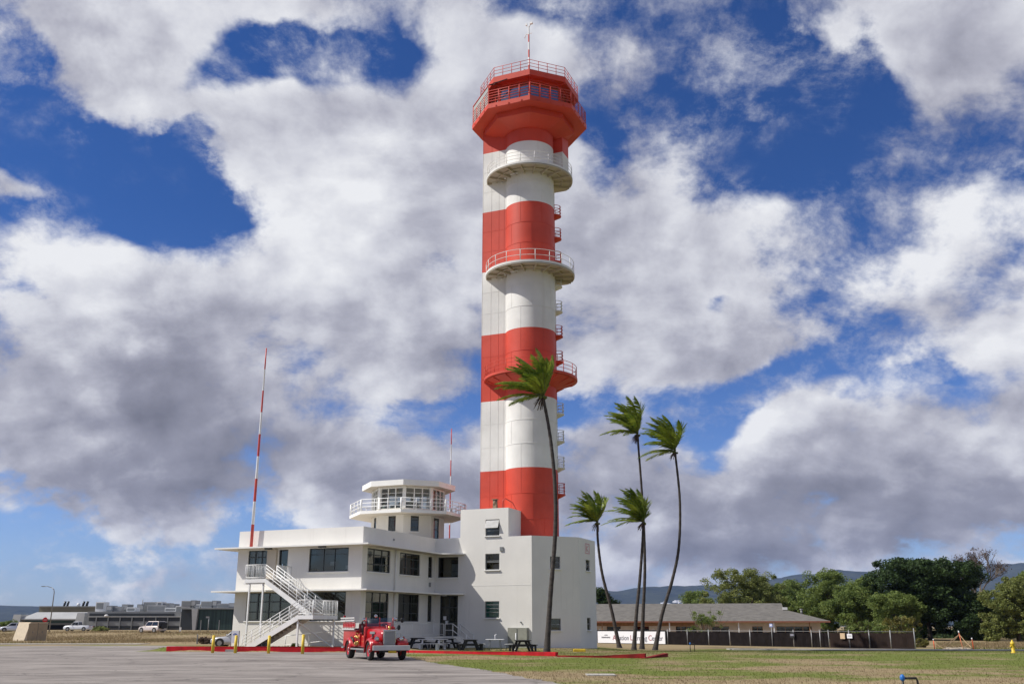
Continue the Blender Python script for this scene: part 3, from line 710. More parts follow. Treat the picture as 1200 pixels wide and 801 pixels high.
# wind screen on the left side of the gallery
P_ = octo(5.66); a, b = Vector((*P_[5], 0)), Vector((*P_[4], 0))   # corner facing left-front to left
a, b = Vector((5.66 * cos(radians(-112.5)), 5.66 * sin(radians(-112.5)), 0)), Vector((5.66 * cos(radians(-157.5)), 5.66 * sin(radians(-157.5)), 0))
q = MB(); Z0, Z1 = 50.12, 52.15
for z in (Z1,): q.bar(a + Vector((0, 0, z)), b + Vector((0, 0, z)), 0.09)
for t_ in (0, 1): p = a.lerp(b, t_); q.bar(p + Vector((0, 0, Z0)), p + Vector((0, 0, Z1)), 0.08)
scr = q.build('wind_screen', M['rail_red'], tw)
g = MB(); g.face((a + Vector((0, 0, Z0)), b + Vector((0, 0, Z0)), b + Vector((0, 0, Z1)), a + Vector((0, 0, Z1)))); g.build('pane', M['green_glass'], scr, fix=False)
q = MB(); r1 = Vector((5.0 * cos(radians(-112.5)), 5.0 * sin(radians(-112.5)), 52.75)); r2 = Vector((5.0 * cos(radians(-95)), 4.62 * sin(radians(-95)), 52.8))
q.bar(a + Vector((0, 0, Z1)), r2, 0.07); q.bar(a + Vector((0, 0, Z1)), r1 + Vector((0.3, 0.3, -.1)), 0.05); q.build('brace', M['black'], scr)
# mast with wind instruments
q = MB(); z = 53.3
for k in range(9): q.tube([(0, 0, z + k * .9), (0, 0, z + (k + 1) * .9)], 0.11 - .004 * k, 8, k % 2, cap=False)
q.bar((-.35, 0, 60.6), (.35, 0, 60.6), 0.05); q.tube([(-.35, 0, 60.6), (-.45, 0, 60.2)], 0.04, 6)
for sx_ in (-.25, .2): q.tube([(0, 0, 61.3), (sx_, 0, 61.75)], 0.05, 6)
q.box((.28, 0, 61.8), (.3, .2, .2)); q.box((-.25, 0, 61.75), (.16, .16, .22))
q.build('instrument_mast', [M['white_paint'], M['rail_red']], tw)
q = MB(); q.sphere((1.2, -4.2, 53.5), 0.2, 10, 6); q.build('roof_lamp', M['white_plastic'], croof)
# ---------------------------------------------------------------- outside stair
st = thing('outside_staircase', L2G(-4.2, -4.2), -TH, 'white steel switchback staircase with tubular railings up to the second floor door', 'staircase')
ox, oy = -4.2, -4.2
def q_(x, y, z): return (x - ox, y - oy, z)
WP_ = M['white_paint']; M['tread'] = mat('tread', (0.34, 0.30, 0.25), 0.8, 0.3, 3)
ZM, ZU = 2.42, 5.05
def flight(x0, z0, x1, z1, ya, yb, n):
    for y in (ya, yb):
        q = MB(); h = 0.17
        d = 1 if x1 > x0 else -1
        A = [(x0, z0 - .12), (x0 + d * .30, z0 - .12), (x1, z1 - .34), (x1, z1 + .02), (x0, z0 + .14)]
        for s in (-.03, .03): q.face([q_(x, y + s, z) for x, z in A])
        for i in range(5):
            j = (i + 1) % 5; q.face([q_(A[i][0], y - .03, A[i][1]), q_(A[j][0], y - .03, A[j][1]), q_(A[j][0], y + .03, A[j][1]), q_(A[i][0], y + .03, A[i][1])])
        q.build('stringer', WP_, st)
    q = MB()
    for k in range(n):
        t_ = (k + .5) / n; x = x0 + (x1 - x0) * t_; z = z0 + (z1 - z0) * (k + 1) / n - (z1 - z0) / n * .45
        q.box(q_(x, (ya + yb) / 2, z), (abs(x1 - x0) / n + .03, yb - ya - .07, 0.05))
        q.box(q_(x - .5 * (x1 - x0) / n, (ya + yb) / 2, z - .09), (0.02, yb - ya - .08, 0.17))
    q.build('tread', M['tread'], st)
    for y in (ya, yb):
        q = MB(); n2 = 6
        for h in (0.32, 0.55, 0.78, 1.02): q.tube([q_(x0, y, z0 + h), q_(x1, y, z1 + h)], 0.026, 6)
        for k in range(n2 + 1): t_ = k / n2; x = x0 + (x1 - x0) * t_; z = z0 + (z1 - z0) * t_; q.tube([q_(x, y, z), q_(x, y, z + 1.02)], 0.028, 6)
        q.build('handrail', WP_, st)
YA, YB, YC, YD = -4.9, -3.55, -3.2, -1.85
flight(-6.65, 0.0, -2.0, ZM, YA, YB, 13)
flight(-2.0, ZM, -6.3, ZU, YC, YD, 14)
def landing(x0, x1, y0, y1, z, name='landing'):
    q = MB(); q.box2(q_(x0, y0, z - .26), q_(x1, y1, z)); return q.build(name, WP_, st)
def rail2(pts, name='railing'):
    q = MB()
    for h in (0.12, 1.04): q.tube([q_(x, y, z + h) for x, y, z in pts], 0.028, 6)
    for i in range(len(pts) - 1):
        a, b = Vector(pts[i]), Vector(pts[i + 1]); n = max(1, int(round((b - a).length / 0.14)))
        for k in range(n + 1):
            p = a.lerp(b, k / n); big = k in (0, n); q.tube([q_(p.x, p.y, p.z), q_(p.x, p.y, p.z + 1.04)], 0.03 if big else 0.011, 5)
    return q.build(name, WP_, st)
landing(-2.0, -0.75, YA - .03, YD + .03, ZM)
rail2([(-2.0, YA, ZM), (-0.78, YA, ZM), (-0.78, YD, ZM), (-2.0, YD, ZM)])
landing(-8.15, -6.3, YC - .03, -0.02, ZU, 'landing')
rail2([(-6.3, YC, ZU), (-8.12, YC, ZU), (-8.12, -0.05, ZU)]); rail2([(-6.33, YD, ZU), (-6.33, -0.05, ZU)])
q = MB()
for (x, y, zt, zb) in ((-2.05, YA + .1, ZM - .26, -0.05), (-0.95, YD - .1, ZM - .26, 0.05), (-0.9, YA + .15, ZM - .26, ZM - .3), (-7.75, YC + .1, ZU - .26, 0.15), (-6.55, YC + .15, ZU - .26, 0.15)):
    p = MB(); p.box(q_(x, y, (zt + zb) / 2), (0.11, 0.11, zt - zb)); p.build('post', WP_, st)
q = MB(); q.bar(q_(-2.0, YA + .2, 1.9), q_(-0.95, YD - .2, 0.25), 0.08); q.build('brace', WP_, st)
q = MB(); q.bar(q_(-8.3, YC + .1, ZU - .32), q_(-6.6, YC + .1, ZU - .32), 0.08); q.build('brace', WP_, st)
# ---------------------------------------------------------------- ground
def gz(x, y):
    z = 0.75 * sstep(122, 168, y) * sstep(-12, -36, x)
    z -= 0.5 * sstep(64, 98, y) * sstep(3, 13, x)
    if y < 75:   # raised bed behind the left kerb
        z += 0.26 * sstep(0.0, 0.5, y - (69.05 + (-15 - x) * 0.155 if x < -15 else 69.05 - (x + 15) * 0.13) - 0.1) * sstep(-26, -24.6, x) * (1 - sstep(-9.5, -5.5, x))
    else: z += 0.26 * sstep(-26, -24.6, x) * (1 - sstep(-9.5, -5.5, x)) * (1 - sstep(75, 82, y))
    return z
def axis(segs):
    out = []
    for a, b, st_ in segs:
        n = max(1, int(round((b - a) / st_))); out += [a + (b - a) * i / n for i in range(n)]
    return out + [segs[-1][1]]
def soil(nt, b, out):
    """lawn and dry grass: patches of green and straw over the ground plan"""
    X.nt = nt
    geo = nt.nodes.new('ShaderNodeNewGeometry'); s = nt.nodes.new('ShaderNodeSeparateXYZ'); nt.links.new(geo.outputs['Position'], s.inputs[0])
    px, py = X(s.outputs[0]), X(s.outputs[1])
    def nz(sx_, sy_, sc, det=5, ro=0.6, k=0.0): return xnoise(xcomb(px * sx_, py * sy_, k), sc, det, ro)
    big = nz(0.7, 1.0, 0.15, 4, 0.55); mid = nz(0.8, 1.0, 0.6, 5, 0.6, 3.0); fine = nz(1, 1, 6.0, 4, 0.7, 5.0)
    right = xsmooth(px, -9.0, -4.0)
    # watered strip between the kerb and the path is green, the near verge and the far left field are straw
    pw = py + (big - 0.5) * 34.0 + (mid - 0.5) * 16.0
    strip = xsmooth(pw, 27.0, 52.0) * right
    nearx = xsmooth(px, 24.0, 6.0) * xsmooth(py, 40, 60) * 0.2
    lawn = strip * 0.50 + (big - 0.5) * 2.6 + (mid - 0.5) * 1.5 + 0.10 - nearx * (1 - 0.0)
    band = xsmooth(py, 82.0, 90.0) * xsmooth(py, 98.5, 96.0) * xsmooth(px, -20, -32) * 0.4
    farr = xsmooth(py, 99.0, 106.0) * right * -0.7
    bed = xsmooth(py, 67, 71) * xsmooth(py, 82, 76) * xsmooth(px, -3, -9) * 0.35
    g = xsmooth(lawn + band + bed + farr, 0.10, 0.62)
    green = xmix(xsmooth(fine, 0.3, 0.7), (0.092, 0.120, 0.024), (0.185, 0.212, 0.050))
    straw = xmix(xsmooth(fine * 0.6 + mid * 0.4, 0.35, 0.65), (0.200, 0.150, 0.080), (0.370, 0.290, 0.170))
    rust = xmix(xsmooth(mid, 0.52, 0.66), straw, (0.22, 0.145, 0.075))
    lf = xsmooth(px, -8, -22) * xsmooth(py, 99, 104)
    straw2 = xmix(lf * 0.75, straw, rust)
    c = xmix(g, straw2, green)
    nt.links.new(c, b.inputs['Base Color'])
    b.inputs['Roughness'].default_value = 0.95; b.inputs['Specular IOR Level'].default_value = 0.1
    return fine, mid
m_, nt_, b_s, out_ = new_mat('lawn_soil'); fine_, mid_ = soil(nt_, b_s, out_)
add_bump(nt_, b_s, fine_ * 0.6 + mid_, 0.6, 0.08); M['soil'] = m_
m_, nt_, b_s, out_ = new_mat('grass_blades'); soil(nt_, b_s, out_); 
tl_ = nt_.nodes.new('ShaderNodeBsdfTranslucent'); nt_.links.new(b_s.inputs['Base Color'].links[0].from_socket, tl_.inputs[0])
mx_ = nt_.nodes.new('ShaderNodeMixShader'); mx_.inputs[0].default_value = 0.45; nt_.links.new(b_s.outputs[0], mx_.inputs[1]); nt_.links.new(tl_.outputs[0], mx_.inputs[2]); nt_.links.new(mx_.outputs[0], out_.inputs['Surface'])
M['blades'] = m_
gx = axis([(-9500, -400, 900), (-400, -130, 30), (-130, -30, 4), (-30, 32, 0.9), (32, 110, 4), (110, 400, 30), (400, 9500, 900)])
gy = axis([(-250, -20, 40), (-20, 54, 3), (54, 84, 0.8), (84, 175, 3), (175, 400, 20), (400, 6100, 600), (6100, 10100, 800)])
mb = MB(); nx = len(gx)
V_ = [(x, y, gz(x, y)) for y in gy for x in gx]
mb.add(V_, [(j * nx + i, j * nx + i + 1, (j + 1) * nx + i + 1, (j + 1) * nx + i) for j in range(len(gy) - 1) for i in range(nx - 1)], sm=True)
tag(mb.build('ground', M['soil'], fix=False), kind='structure')
# ---- apron
m_, nt_, b_s, out_ = new_mat('apron_asphalt')
geo = nt_.nodes.new('ShaderNodeNewGeometry'); s_p = nt_.nodes.new('ShaderNodeSeparateXYZ'); nt_.links.new(geo.outputs['Position'], s_p.inputs[0])
ax_, ay_ = X(s_p.outputs[0]), X(s_p.outputs[1])
st1 = xnoise(xcomb(ax_ * 0.20, ay_ * 0.50, 0.0), 1.0, 6, 0.62); st2 = xnoise(xcomb(ax_ * 0.5, ay_ * 1.2, 4.0), 0.9, 6, 0.68); gr = xnoise(xcomb(ax_, ay_, 8.0), 9.0, 4, 0.8)
big_ = xnoise(xcomb(ax_ * 0.5, ay_, 14.0), 0.12, 3, 0.5)
f_ = st1 * 0.38 + st2 * 0.42 + big_ * 0.2
c_a = xmix(xsmooth(f_, 0.36, 0.62), (0.165, 0.146, 0.133), (0.335, 0.302, 0.275))
c_a = xmix(xsmooth(gr, 0.60, 0.82) * 0.5, c_a, (0.40, 0.37, 0.34))
c_a = xmix(xsmooth(st2, 0.36, 0.28) * 0.55, c_a, (0.060, 0.055, 0.052))
vo_ = nt_.nodes.new('ShaderNodeTexVoronoi'); vo_.feature = 'DISTANCE_TO_EDGE'; vo_.inputs['Scale'].default_value = 0.22
nt_.links.new(xcomb(ax_ + st2 * 2.0, ay_ + gr * 1.2, 0.0), vo_.inputs['Vector'])
c_a = xmix(xsmooth(X(vo_.outputs['Distance']), 0.010, 0.003) * 0.6, c_a, (0.055, 0.05, 0.046))
c_a = xmix(xsmooth(xnoise(xcomb(ax_ * 0.6, ay_, 31.0), 0.5, 3, 0.5), 0.66, 0.74) * 0.45, c_a, (0.075, 0.068, 0.062))
nt_.links.new(c_a, b_s.inputs['Base Color']); b_s.inputs['Roughness'].default_value = 0.9; b_s.inputs['Specular IOR Level'].default_value = 0.2
add_bump(nt_, b_s, gr + st2, 0.35, 0.03); M['apron'] = m_
def rough_edge(pts, step, amp, seed):
    r = random.Random(seed); out = []
    for i in range(len(pts) - 1):
        a, b = Vector(pts[i]), Vector(pts[i + 1]); n = max(1, int((b - a).length / step)); nrm = Vector((-(b - a).y, (b - a).x)).normalized()
        for k in range(n): out.append(tuple(a.lerp(b, k / n) + nrm * r.uniform(-amp, amp)))
    return out + [tuple(pts[-1])]
right_edge = rough_edge([(-7.6, 66.6), (-6.4, 60.5), (-4.3, 50.5), (-1.5, 42.2), (0.9, 33.5), (4.5, 22), (9, 8), (14, -15)], 0.5, 0.18, 3)
left_edge = rough_edge([(-150, 84), (-60, 88.5), (-32.4, 91), (-28.2, 90.6), (-26.6, 80), (-25.1, 71.2)], 0.8, 0.3, 5)
poly = right_edge + [(14, -20), (-150, -20)] + left_edge + [(-25.0, 70.6), (-15, 69.05), (-7.38, 68.02)]
mb = MB(); mb.face([(x, y, 0.006) for x, y in poly]); o = mb.build('apron', M['apron']); tag(o, kind='structure')
mb = MB(); mb.prism([(-150, 97.4), (-36, 97.4), (-36, 100.6), (-150, 100.6)], -0.1, 0.05); tag(mb.build('footpath', M['concrete']), kind='structure')
a_, c_ = at(855, 757, 98), at(1230, 757, 93)
mb = MB(); mb.prism([(a_[0], 96.5), (c_[0], 92.2), (c_[0], 95.2), (a_[0], 99.6)], -0.8, -0.40); tag(mb.build('pavement', M['concrete']), kind='structure')
# ---- grass blades
def blades(name, spots, hmin, hmax, w, lean, label):
    r = random.Random(11); mb = MB(); v = []; f = []
    for (x, y) in spots:
        z = gz(x, y); h = r.uniform(hmin, hmax); a = r.uniform(0, pi); d = r.uniform(0, 2 * pi); l = h * lean * r.random()
        i = len(v); v += [(x - w * cos(a), y - w * sin(a), z - .01), (x + w * cos(a), y + w * sin(a), z - .01), (x + l * cos(d) - l * .5, y + l * sin(d), z + h)]; f.append((i, i + 1, i + 2))
    mb.add(v, f); o = mb.build(name, M['blades'], fix=False); tag(o, label, name.replace('_', ' '), kind='stuff'); return o
r = random.Random(21)
def edge_x(y):
    P = [(-6.4, 60.5), (-4.3, 50.5), (-1.5, 42.2), (0.9, 33.5), (4.5, 22)]
    for (x0, y0), (x1, y1) in zip(P[:-1], P[1:]):
        if y1 <= y <= y0: return x0 + (x1 - x0) * (y - y0) / (y1 - y0)
    return -7.0
def kerb_y(x): return 67.8 - (x + 7.1) * (8.5 / 9.65)
spots_ = []
while len(spots_) < 46000:
    y = 22 + 76 * r.random() ** 1.5; x = edge_x(min(y, 60.4)) - .1 + r.random() ** 1.1 * (y * .62 + 6)
    if x > y * .60 or (x < 3 and y > kerb_y(x) - .25): continue
    spots_.append((x, y))
for _ in range(6000):
    x = r.uniform(-6, 10); y = r.uniform(60, 80)
    if y > kerb_y(x) + .4: 
        lx = (x - C0[0]) * cos(TH) - (y - C0[1]) * sin(TH); ly = (x - C0[0]) * sin(TH) + (y - C0[1]) * cos(TH)
        if not (ly > 11.5 or (lx < 2.8 and ly > -1.3)): spots_.append((x, y))
for _ in range(3500):
    x = r.uniform(-25, -8); y = r.uniform(70.3, 76)
    lx = (x - C0[0]) * cos(TH) - (y - C0[1]) * sin(TH); ly = (x - C0[0]) * sin(TH) + (y - C0[1]) * cos(TH)
    if ly < -0.3: spots_.append((x, y))
blades('lawn_grass', spots_, 0.02, 0.085, 0.012, 0.9, 'short patchy lawn, green and straw, right of the asphalt apron')
spots_ = []
while len(spots_) < 30000:
    y = r.uniform(102, 172); x = r.uniform(-.58 * y, -24 - (y - 100) * .05)
    if sin(x * .13 + y * .21) + sin(x * .31 - y * .09) + r.gauss(0, .9) > -0.2: spots_.append((x, y))
for _ in range(7000): y = r.uniform(99, 140); spots_.append((r.uniform(.42 * y, .58 * y), y))
blades('dry_grass', spots_, 0.08, 0.34, 0.03, 1.0, 'knee high dry straw grass on the open field left of the terminal')
# ---- kerbs
def kerb(pts, hs, w, label, name='red_kerb', m='kerb_red'):
    mb = MB(); n = len(pts)
    P = [Vector((*p, 0)) for p in pts]
    for i in range(n - 1):
        a, b = P[i], P[i + 1]; d = (b - a).normalized(); nr = Vector((-d.y, d.x, 0)) * w
        h0, h1 = hs[i], hs[i + 1]
        A = [a, b, b + nr, a + nr]; H = [h0, h1, h1, h0]
        ZZ = [gz(p.x, p.y) * 0 for p in A]
        B0 = [Vector((p.x, p.y, -.4)) for p in A]; B1 = [Vector((p.x, p.y, h)) for p, h in zip(A, H)]
        for k in range(4): j = (k + 1) % 4; mb.face((B0[k], B0[j], B1[j], B1[k]))
        mb.face(B1)
    o = mb.build(name, M[m], bevel=0.015); return tag(o, label, 'kerb')
def g2(x, y, z=0): q = gnd(x, y, z); return (q[0], q[1])
kl = g2(194.5, 762.8); kerb([kl, (-15.0, 68.9), (-7.35, 67.9)], [0.34, 0.36, 0.30], 0.28, 'long low red painted kerb wall in front of the terminal and stairs')
kerb([(-7.3, 67.86), (-2.6, 63.9), g2(651, 768.4)], [0.14, 0.17, 0.24], 0.26, 'red painted kerb edging the lawn beside the picnic tables')
kerb([g2(652.5, 769.0), g2(700, 770), g2(756, 770.8)], [0.08, 0.10, 0.26], 0.22, 'low dark red kerb edge right of the front palm', m='kerb_dark')
kerb([g2(757, 771), g2(783, 769)], [0.03, 0.20], 0.30, 'short tilted red kerb block at the far right end of the kerbs', m='kerb_dark')
# ---- hills
PR = [(-500, 712), (0, 709), (42, 710), (150, 716), (300, 716), (500, 712), (600, 706), (690, 690), (725, 691), (760, 687), (800, 685), (850, 684), (890, 677), (935, 672), (1000, 667), (1060, 670), (1120, 668), (1200, 660), (1700, 640)]
PRW = [(at(p, y, 9000)[0], at(p, y, 9000)[2]) for p, y in PR]
def ridge(x):
    if x <= PRW[0][0]: return PRW[0][1]
    for (x0, z0), (x1, z1) in zip(PRW[:-1], PRW[1:]):
        if x0 <= x <= x1: t = (x - x0) / (x1 - x0); t = t * t * (3 - 2 * t); return z0 + (z1 - z0) * t
    return PRW[-1][1]
from mathutils import noise as mnoise
def hz(x, y):
    t = max(0.0, min(1.0, (y - 6300) / 2700)); n = mnoise.fractal(Vector((x / 900, y / 900, 2.0)), 1.0, 2.1, 6)
    n2 = abs(mnoise.fractal(Vector((x / 420, y / 700, 7.0)), 1.0, 2.1, 4))
    return max(-20, ridge(x) * (t ** 0.9) * (1 + 0.10 * n * min(1, t * 3)) - 130 * n2 * t * (ridge(x) / 350) * (1 - .75 * sstep(.75, 1, t)) - 3 * (1 - t))
hx = axis([(-9300, 9300, 75)]); hy = axis([(6200, 9300, 90)])
mb = MB(); nx = len(hx)
mb.add([(x, y, hz(x, y)) for y in hy for x in hx], [(j * nx + i, j * nx + i + 1, (j + 1) * nx + i + 1, (j + 1) * nx + i) for j in range(len(hy) - 1) for i in range(nx - 1)], sm=True)
m_, nt_, b_s, out_ = new_mat('hill_forest'); co_ = objco(nt_)
h1 = xnoise(co_, 0.004, 6, 0.65); h2 = xnoise(co_, 0.02, 4, 0.7)
nt_.links.new(xmix(xsmooth(h1 * .6 + h2 * .4, 0.4, 0.6), (0.010, 0.018, 0.012), (0.038, 0.046, 0.026)), b_s.inputs['Base Color']); b_s.inputs['Roughness'].default_value = 1.0; b_s.inputs['Specular IOR Level'].default_value = 0.05
tag(mb.build('hills', m_, fix=False), kind='structure')
mb = MB(); r = random.Random(5)
for _ in range(320):
    px_ = r.gauss(812, 28) if r.random() < .9 else r.uniform(715, 740); Y = r.uniform(7150, 7650); x = at(px_, 703, Y)[0]; z = hz(x, Y)
    mb.box((x, Y, z + 4), (r.uniform(12, 26), 14, r.uniform(7, 13)), r.uniform(-.5, .5))
tag(mb.build('hillside_town', M['sign_white'], fix=False), 'scatter of tiny white houses on the blue hillside behind the palms', 'houses', kind='stuff')
# ---- air
mb = MB(); mb.box2((-9800, -260, -25), (9800, 10300, 520))
m_ = bpy.data.materials.new('haze'); m_.use_nodes = True; nt_ = m_.node_tree; nt_.nodes.clear()
ho = nt_.nodes.new('ShaderNodeOutputMaterial'); pv = nt_.nodes.new('ShaderNodeVolumePrincipled')
pv.inputs['Color'].default_value = (0.42, 0.57, 0.98, 1); pv.inputs['Density'].default_value = 0.000036; pv.inputs['Anisotropy'].default_value = 0.0
nt_.links.new(pv.outputs[0], ho.inputs['Volume'])
tag(mb.build('haze', m_), 'pale blue haze in the air over the distant hills', 'haze', kind='stuff')
# ---------------------------------------------------------------- leaves and trees
def leafmat(name, c1, c2, trans=0.36):
    m, nt, b, out = new_mat(name); co = objco(nt)
    n = xnoise(co, 0.9, 3, 0.6); n2 = xnoise(co, 6.0, 2, 0.5)
    cc = xmix(xsmooth(n * .65 + n2 * .35, 0.36, 0.64), c1, c2); nt.links.new(cc, b.inputs['Base Color'])
    b.inputs['Roughness'].default_value = 0.55; b.inputs['Specular IOR Level'].default_value = 0.25
    t = nt.nodes.new('ShaderNodeBsdfTranslucent'); nt.links.new(cc, t.inputs[0])
    mx = nt.nodes.new('ShaderNodeMixShader'); mx.inputs[0].default_value = trans
    nt.links.new(b.outputs[0], mx.inputs[1]); nt.links.new(t.outputs[0], mx.inputs[2]); nt.links.new(mx.outputs[0], out.inputs['Surface'])
    return m
M['leaf_dark'] = leafmat('leaf_dark', (0.022, 0.042, 0.014), (0.062, 0.105, 0.030), 0.22)
M['leaf_mid'] = leafmat('leaf_mid', (0.095, 0.145, 0.034), (0.250, 0.310, 0.085))
M['leaf_olive'] = leafmat('leaf_olive', (0.125, 0.155, 0.042), (0.280, 0.305, 0.095))
M['leaf_yellow'] = leafmat('leaf_yellow', (0.10, 0.10, 0.03), (0.22, 0.20, 0.05))
M['leaf_brown'] = leafmat('leaf_brown', (0.075, 0.050, 0.040), (0.150, 0.105, 0.080))
M['palm_leaf'] = leafmat('palm_leaf', (0.085, 0.150, 0.018), (0.320, 0.380, 0.050), 0.35)
M['bark'] = mat('bark', (0.10, 0.078, 0.058), 0.9, 0.4, 2.0, bump=0.4, stretch=(1, 1, .3))
M['bark_grey'] = mat('bark_grey', (0.20, 0.165, 0.14), 0.9, 0.3, 2.0)
def branches(mb, p, d, L, r, depth, rn, tips, spread=0.6, up=0.15, n=3):
    q = p + d * L
    mid_ = p.lerp(q, .5) + Vector((rn.uniform(-1, 1), rn.uniform(-1, 1), 0)) * L * .06
    mb.tube([p, mid_, q], [r, r * .85, r * .62], 6 if r > .06 else 4, cap=False)
    if depth == 0: tips.append(q); return
    for k in range(n + (rn.random() < .4)):
        a = Vector((rn.gauss(0, 1), rn.gauss(0, 1), rn.gauss(0, .7))).normalized()
        dd = (d + a * spread + Vector((0, 0, up))).normalized()
        branches(mb, p.lerp(q, rn.uniform(.6, 1)), dd, L * rn.uniform(.62, .85), r * .6, depth - 1, rn, tips, spread, up, n)
def leafcloud(mb, centers, rad, per, size, rn, flat=0.75):
    v, f = [], []
    for c in centers:
        R = rad * rn.uniform(.6, 1.3)
        for _ in range(per):
            u = Vector((rn.gauss(0, 1), rn.gauss(0, 1), rn.gauss(0, 1))).normalized() * R * rn.random() ** .45; u.z *= flat
            p = c + u; a = Vector((rn.gauss(0, 1), rn.gauss(0, 1), rn.gauss(0, .6))).normalized(); b = a.cross(Vector((rn.gauss(0, 1), rn.gauss(0, 1), rn.gauss(0, 1)))).normalized()
            s = size * rn.uniform(.5, 1.25); i = len(v)
            v += [p - a * s, p + b * s * .45, p + a * s, p - b * s * .45]; f.append((i, i + 1, i + 2, i + 3))
    mb.add(v, f)
def tree(name, px, ytop, wpx, Y, m, label, cat='tree', zb=None, seed=1, per=165, ncl=140, size=.19, rad=1.0, group=None, low=.12, lean=0.0, bark='bark'):
    rn = random.Random(seed); x = at(px, 740, Y)[0]; zb = gz(x, Y) if zb is None else zb
    H = at(px, ytop + 4, Y)[2] - zb; Wd = wpx * Y / F * 0.97
    t = thing(name, (x, Y, zb), rn.uniform(0, .3), label, cat, group)
    tm = MB(); tips = []
    branches(tm, Vector((0, 0, -.3)), Vector((lean, 0, 1)).normalized(), H * .28, H * .035, 3, rn, tips, .75, .18)
    tm.build('trunk', M[bark], t, fix=False)
    # lobes: uneven groups of leaf clumps over an irregular crown
    lobes = []
    nl = max(9, int(Wd * 1.9))
    for k in range(nl):
        a = rn.uniform(0, 2 * pi); rr = rn.uniform(.15, .78); hh = rn.uniform(low + .12, .86)
        wz = sqrt(max(.05, 1 - ((hh - .5) / .62) ** 2))
        lobes.append((Vector((cos(a) * rr * Wd / 2 * wz, sin(a) * rr * Wd / 2 * wz * .8, hh * H)), Wd * rn.uniform(.13, .25)))
    lobes.append((Vector((0, 0, H * .78)), Wd * .24)); lobes.append((Vector((rn.uniform(-.1, .1) * Wd, 0, H * .9)), Wd * .12))
    cs = []
    ncl = int(ncl * 1.6)
    while len(cs) < ncl:
        c, R = rn.choice(lobes); u = Vector((rn.gauss(0, 1), rn.gauss(0, 1), rn.gauss(0, 1))).normalized() * R * rn.uniform(.55, 1.05); u.z *= .8
        p = c + u
        if p.z < low * H * rn.uniform(.4, 1.3): continue
        p.z = min(p.z, H - rad * .4); cs.append(p)
    cm = MB(); leafcloud(cm, cs, rad, per, size, rn); cm.build('crown', M[m], t, fix=False)
    return t
GT = 'trees behind the right hand house and fence'
tree('broadleaf_tree', 872, 664, 108, 185, 'leaf_olive', 'pale olive feathery tree rising behind the middle of the grey house roof', seed=2, ncl=230, group=GT, rad=.95)
tree('broadleaf_tree', 815, 688, 60, 200, 'leaf_mid', 'low green tree just above the grey roof, right of the tall palm trunks', seed=3, ncl=80, group=GT)
tree('broadleaf_tree', 918, 680, 60, 195, 'leaf_mid', 'small tree filling the gap beside the right end of the roof ridge', seed=4, ncl=90, group=GT)
tree('broadleaf_tree', 970, 662, 96, 182, 'leaf_mid', 'bright mid green tree standing behind the right end of the house', seed=5, ncl=190, group=GT, low=.02)
tree('broadleaf_tree', 1022, 672, 70, 176, 'leaf_mid', 'bushy green tree between the house end and the big dark tree', seed=6, ncl=150, group=GT, low=.02)
tree('broadleaf_tree', 1090, 652, 150, 165, 'leaf_dark', 'largest tree, a dense dark green dome above the right end of the fence', seed=7, ncl=420, per=165, group=GT, low=.0, size=.24)
tree('broadleaf_tree', 1146, 690, 60, 160, 'leaf_dark', 'dark shadowy tree under the leafless brown one', seed=17, ncl=130, group=GT, low=.0)
tree('broadleaf_tree', 1192, 672, 80, 150, 'leaf_olive', 'olive green tree at the right edge of the picture by the hydrant', seed=8, ncl=200, group=GT, low=.02, rad=.7)
tree('broadleaf_tree', 706, 684, 34, 180, 'leaf_dark', 'dark tree peeping out behind the right wall of the white block', seed=9, ncl=60, group=GT)
tree('broadleaf_tree', 1240, 660, 90, 175, 'leaf_mid', 'green tree partly cut off by the right edge of the picture', seed=19, ncl=150, group=GT, low=.05)
tree('broadleaf_tree', 940, 676, 66, 205, 'leaf_mid', 'far green tree seen in the gap above the house end', seed=23, ncl=90, group=GT, low=.05)
tree('broadleaf_tree', 1000, 684, 64, 168, 'leaf_mid', 'low spreading tree right behind the fence corner signs', seed=24, ncl=130, group=GT, low=.0)
tree('broadleaf_tree', 1050, 690, 66, 158, 'leaf_mid', 'low green tree in front of the left half of the big dark tree', seed=25, ncl=130, group=GT, low=.0)
tree('broadleaf_tree', 1166, 700, 60, 172, 'leaf_mid', 'low green tree between the dark tree and the right edge', seed=26, ncl=110, group=GT, low=.0)
# undergrowth closing the view below the crowns
rn = random.Random(77); cs = []
for k in range(260):
    px_ = rn.uniform(880, 1215); Y = rn.uniform(186, 196); x = at(px_, 740, Y)[0]; cs.append(Vector((x, Y, -.5 + rn.uniform(.1, 3.6) * (.6 + .4 * sin(px_ * .05)))))
cm = MB(); leafcloud(cm, cs, 1.3, 70, .26, rn); tag(cm.build('undergrowth', M['leaf_dark'], None, fix=False), 'dark thicket closing the gaps beneath the trees on the right', 'undergrowth', kind='stuff')
# almost leafless tree
rn = random.Random(14); x = at(1142, 740, 188)[0]
bt = thing('bare_tree', (x, 188, -.5), 0, 'tall brown nearly leafless tree sticking up above the dark tree', 'tree', GT)
tm = MB(); tips = []
branches(tm, Vector((0, 0, -.3)), Vector((0.05, 0, 1)).normalized(), 6.2, .42, 5, rn, tips, .62, .22, 3); tm.build('trunk', M['bark_grey'], bt, fix=False)
cm = MB(); leafcloud(cm, [t_ for t_ in tips if rn.random() < .5], .75, 16, .16, rn); cm.build('crown', M['leaf_brown'], bt, fix=False)
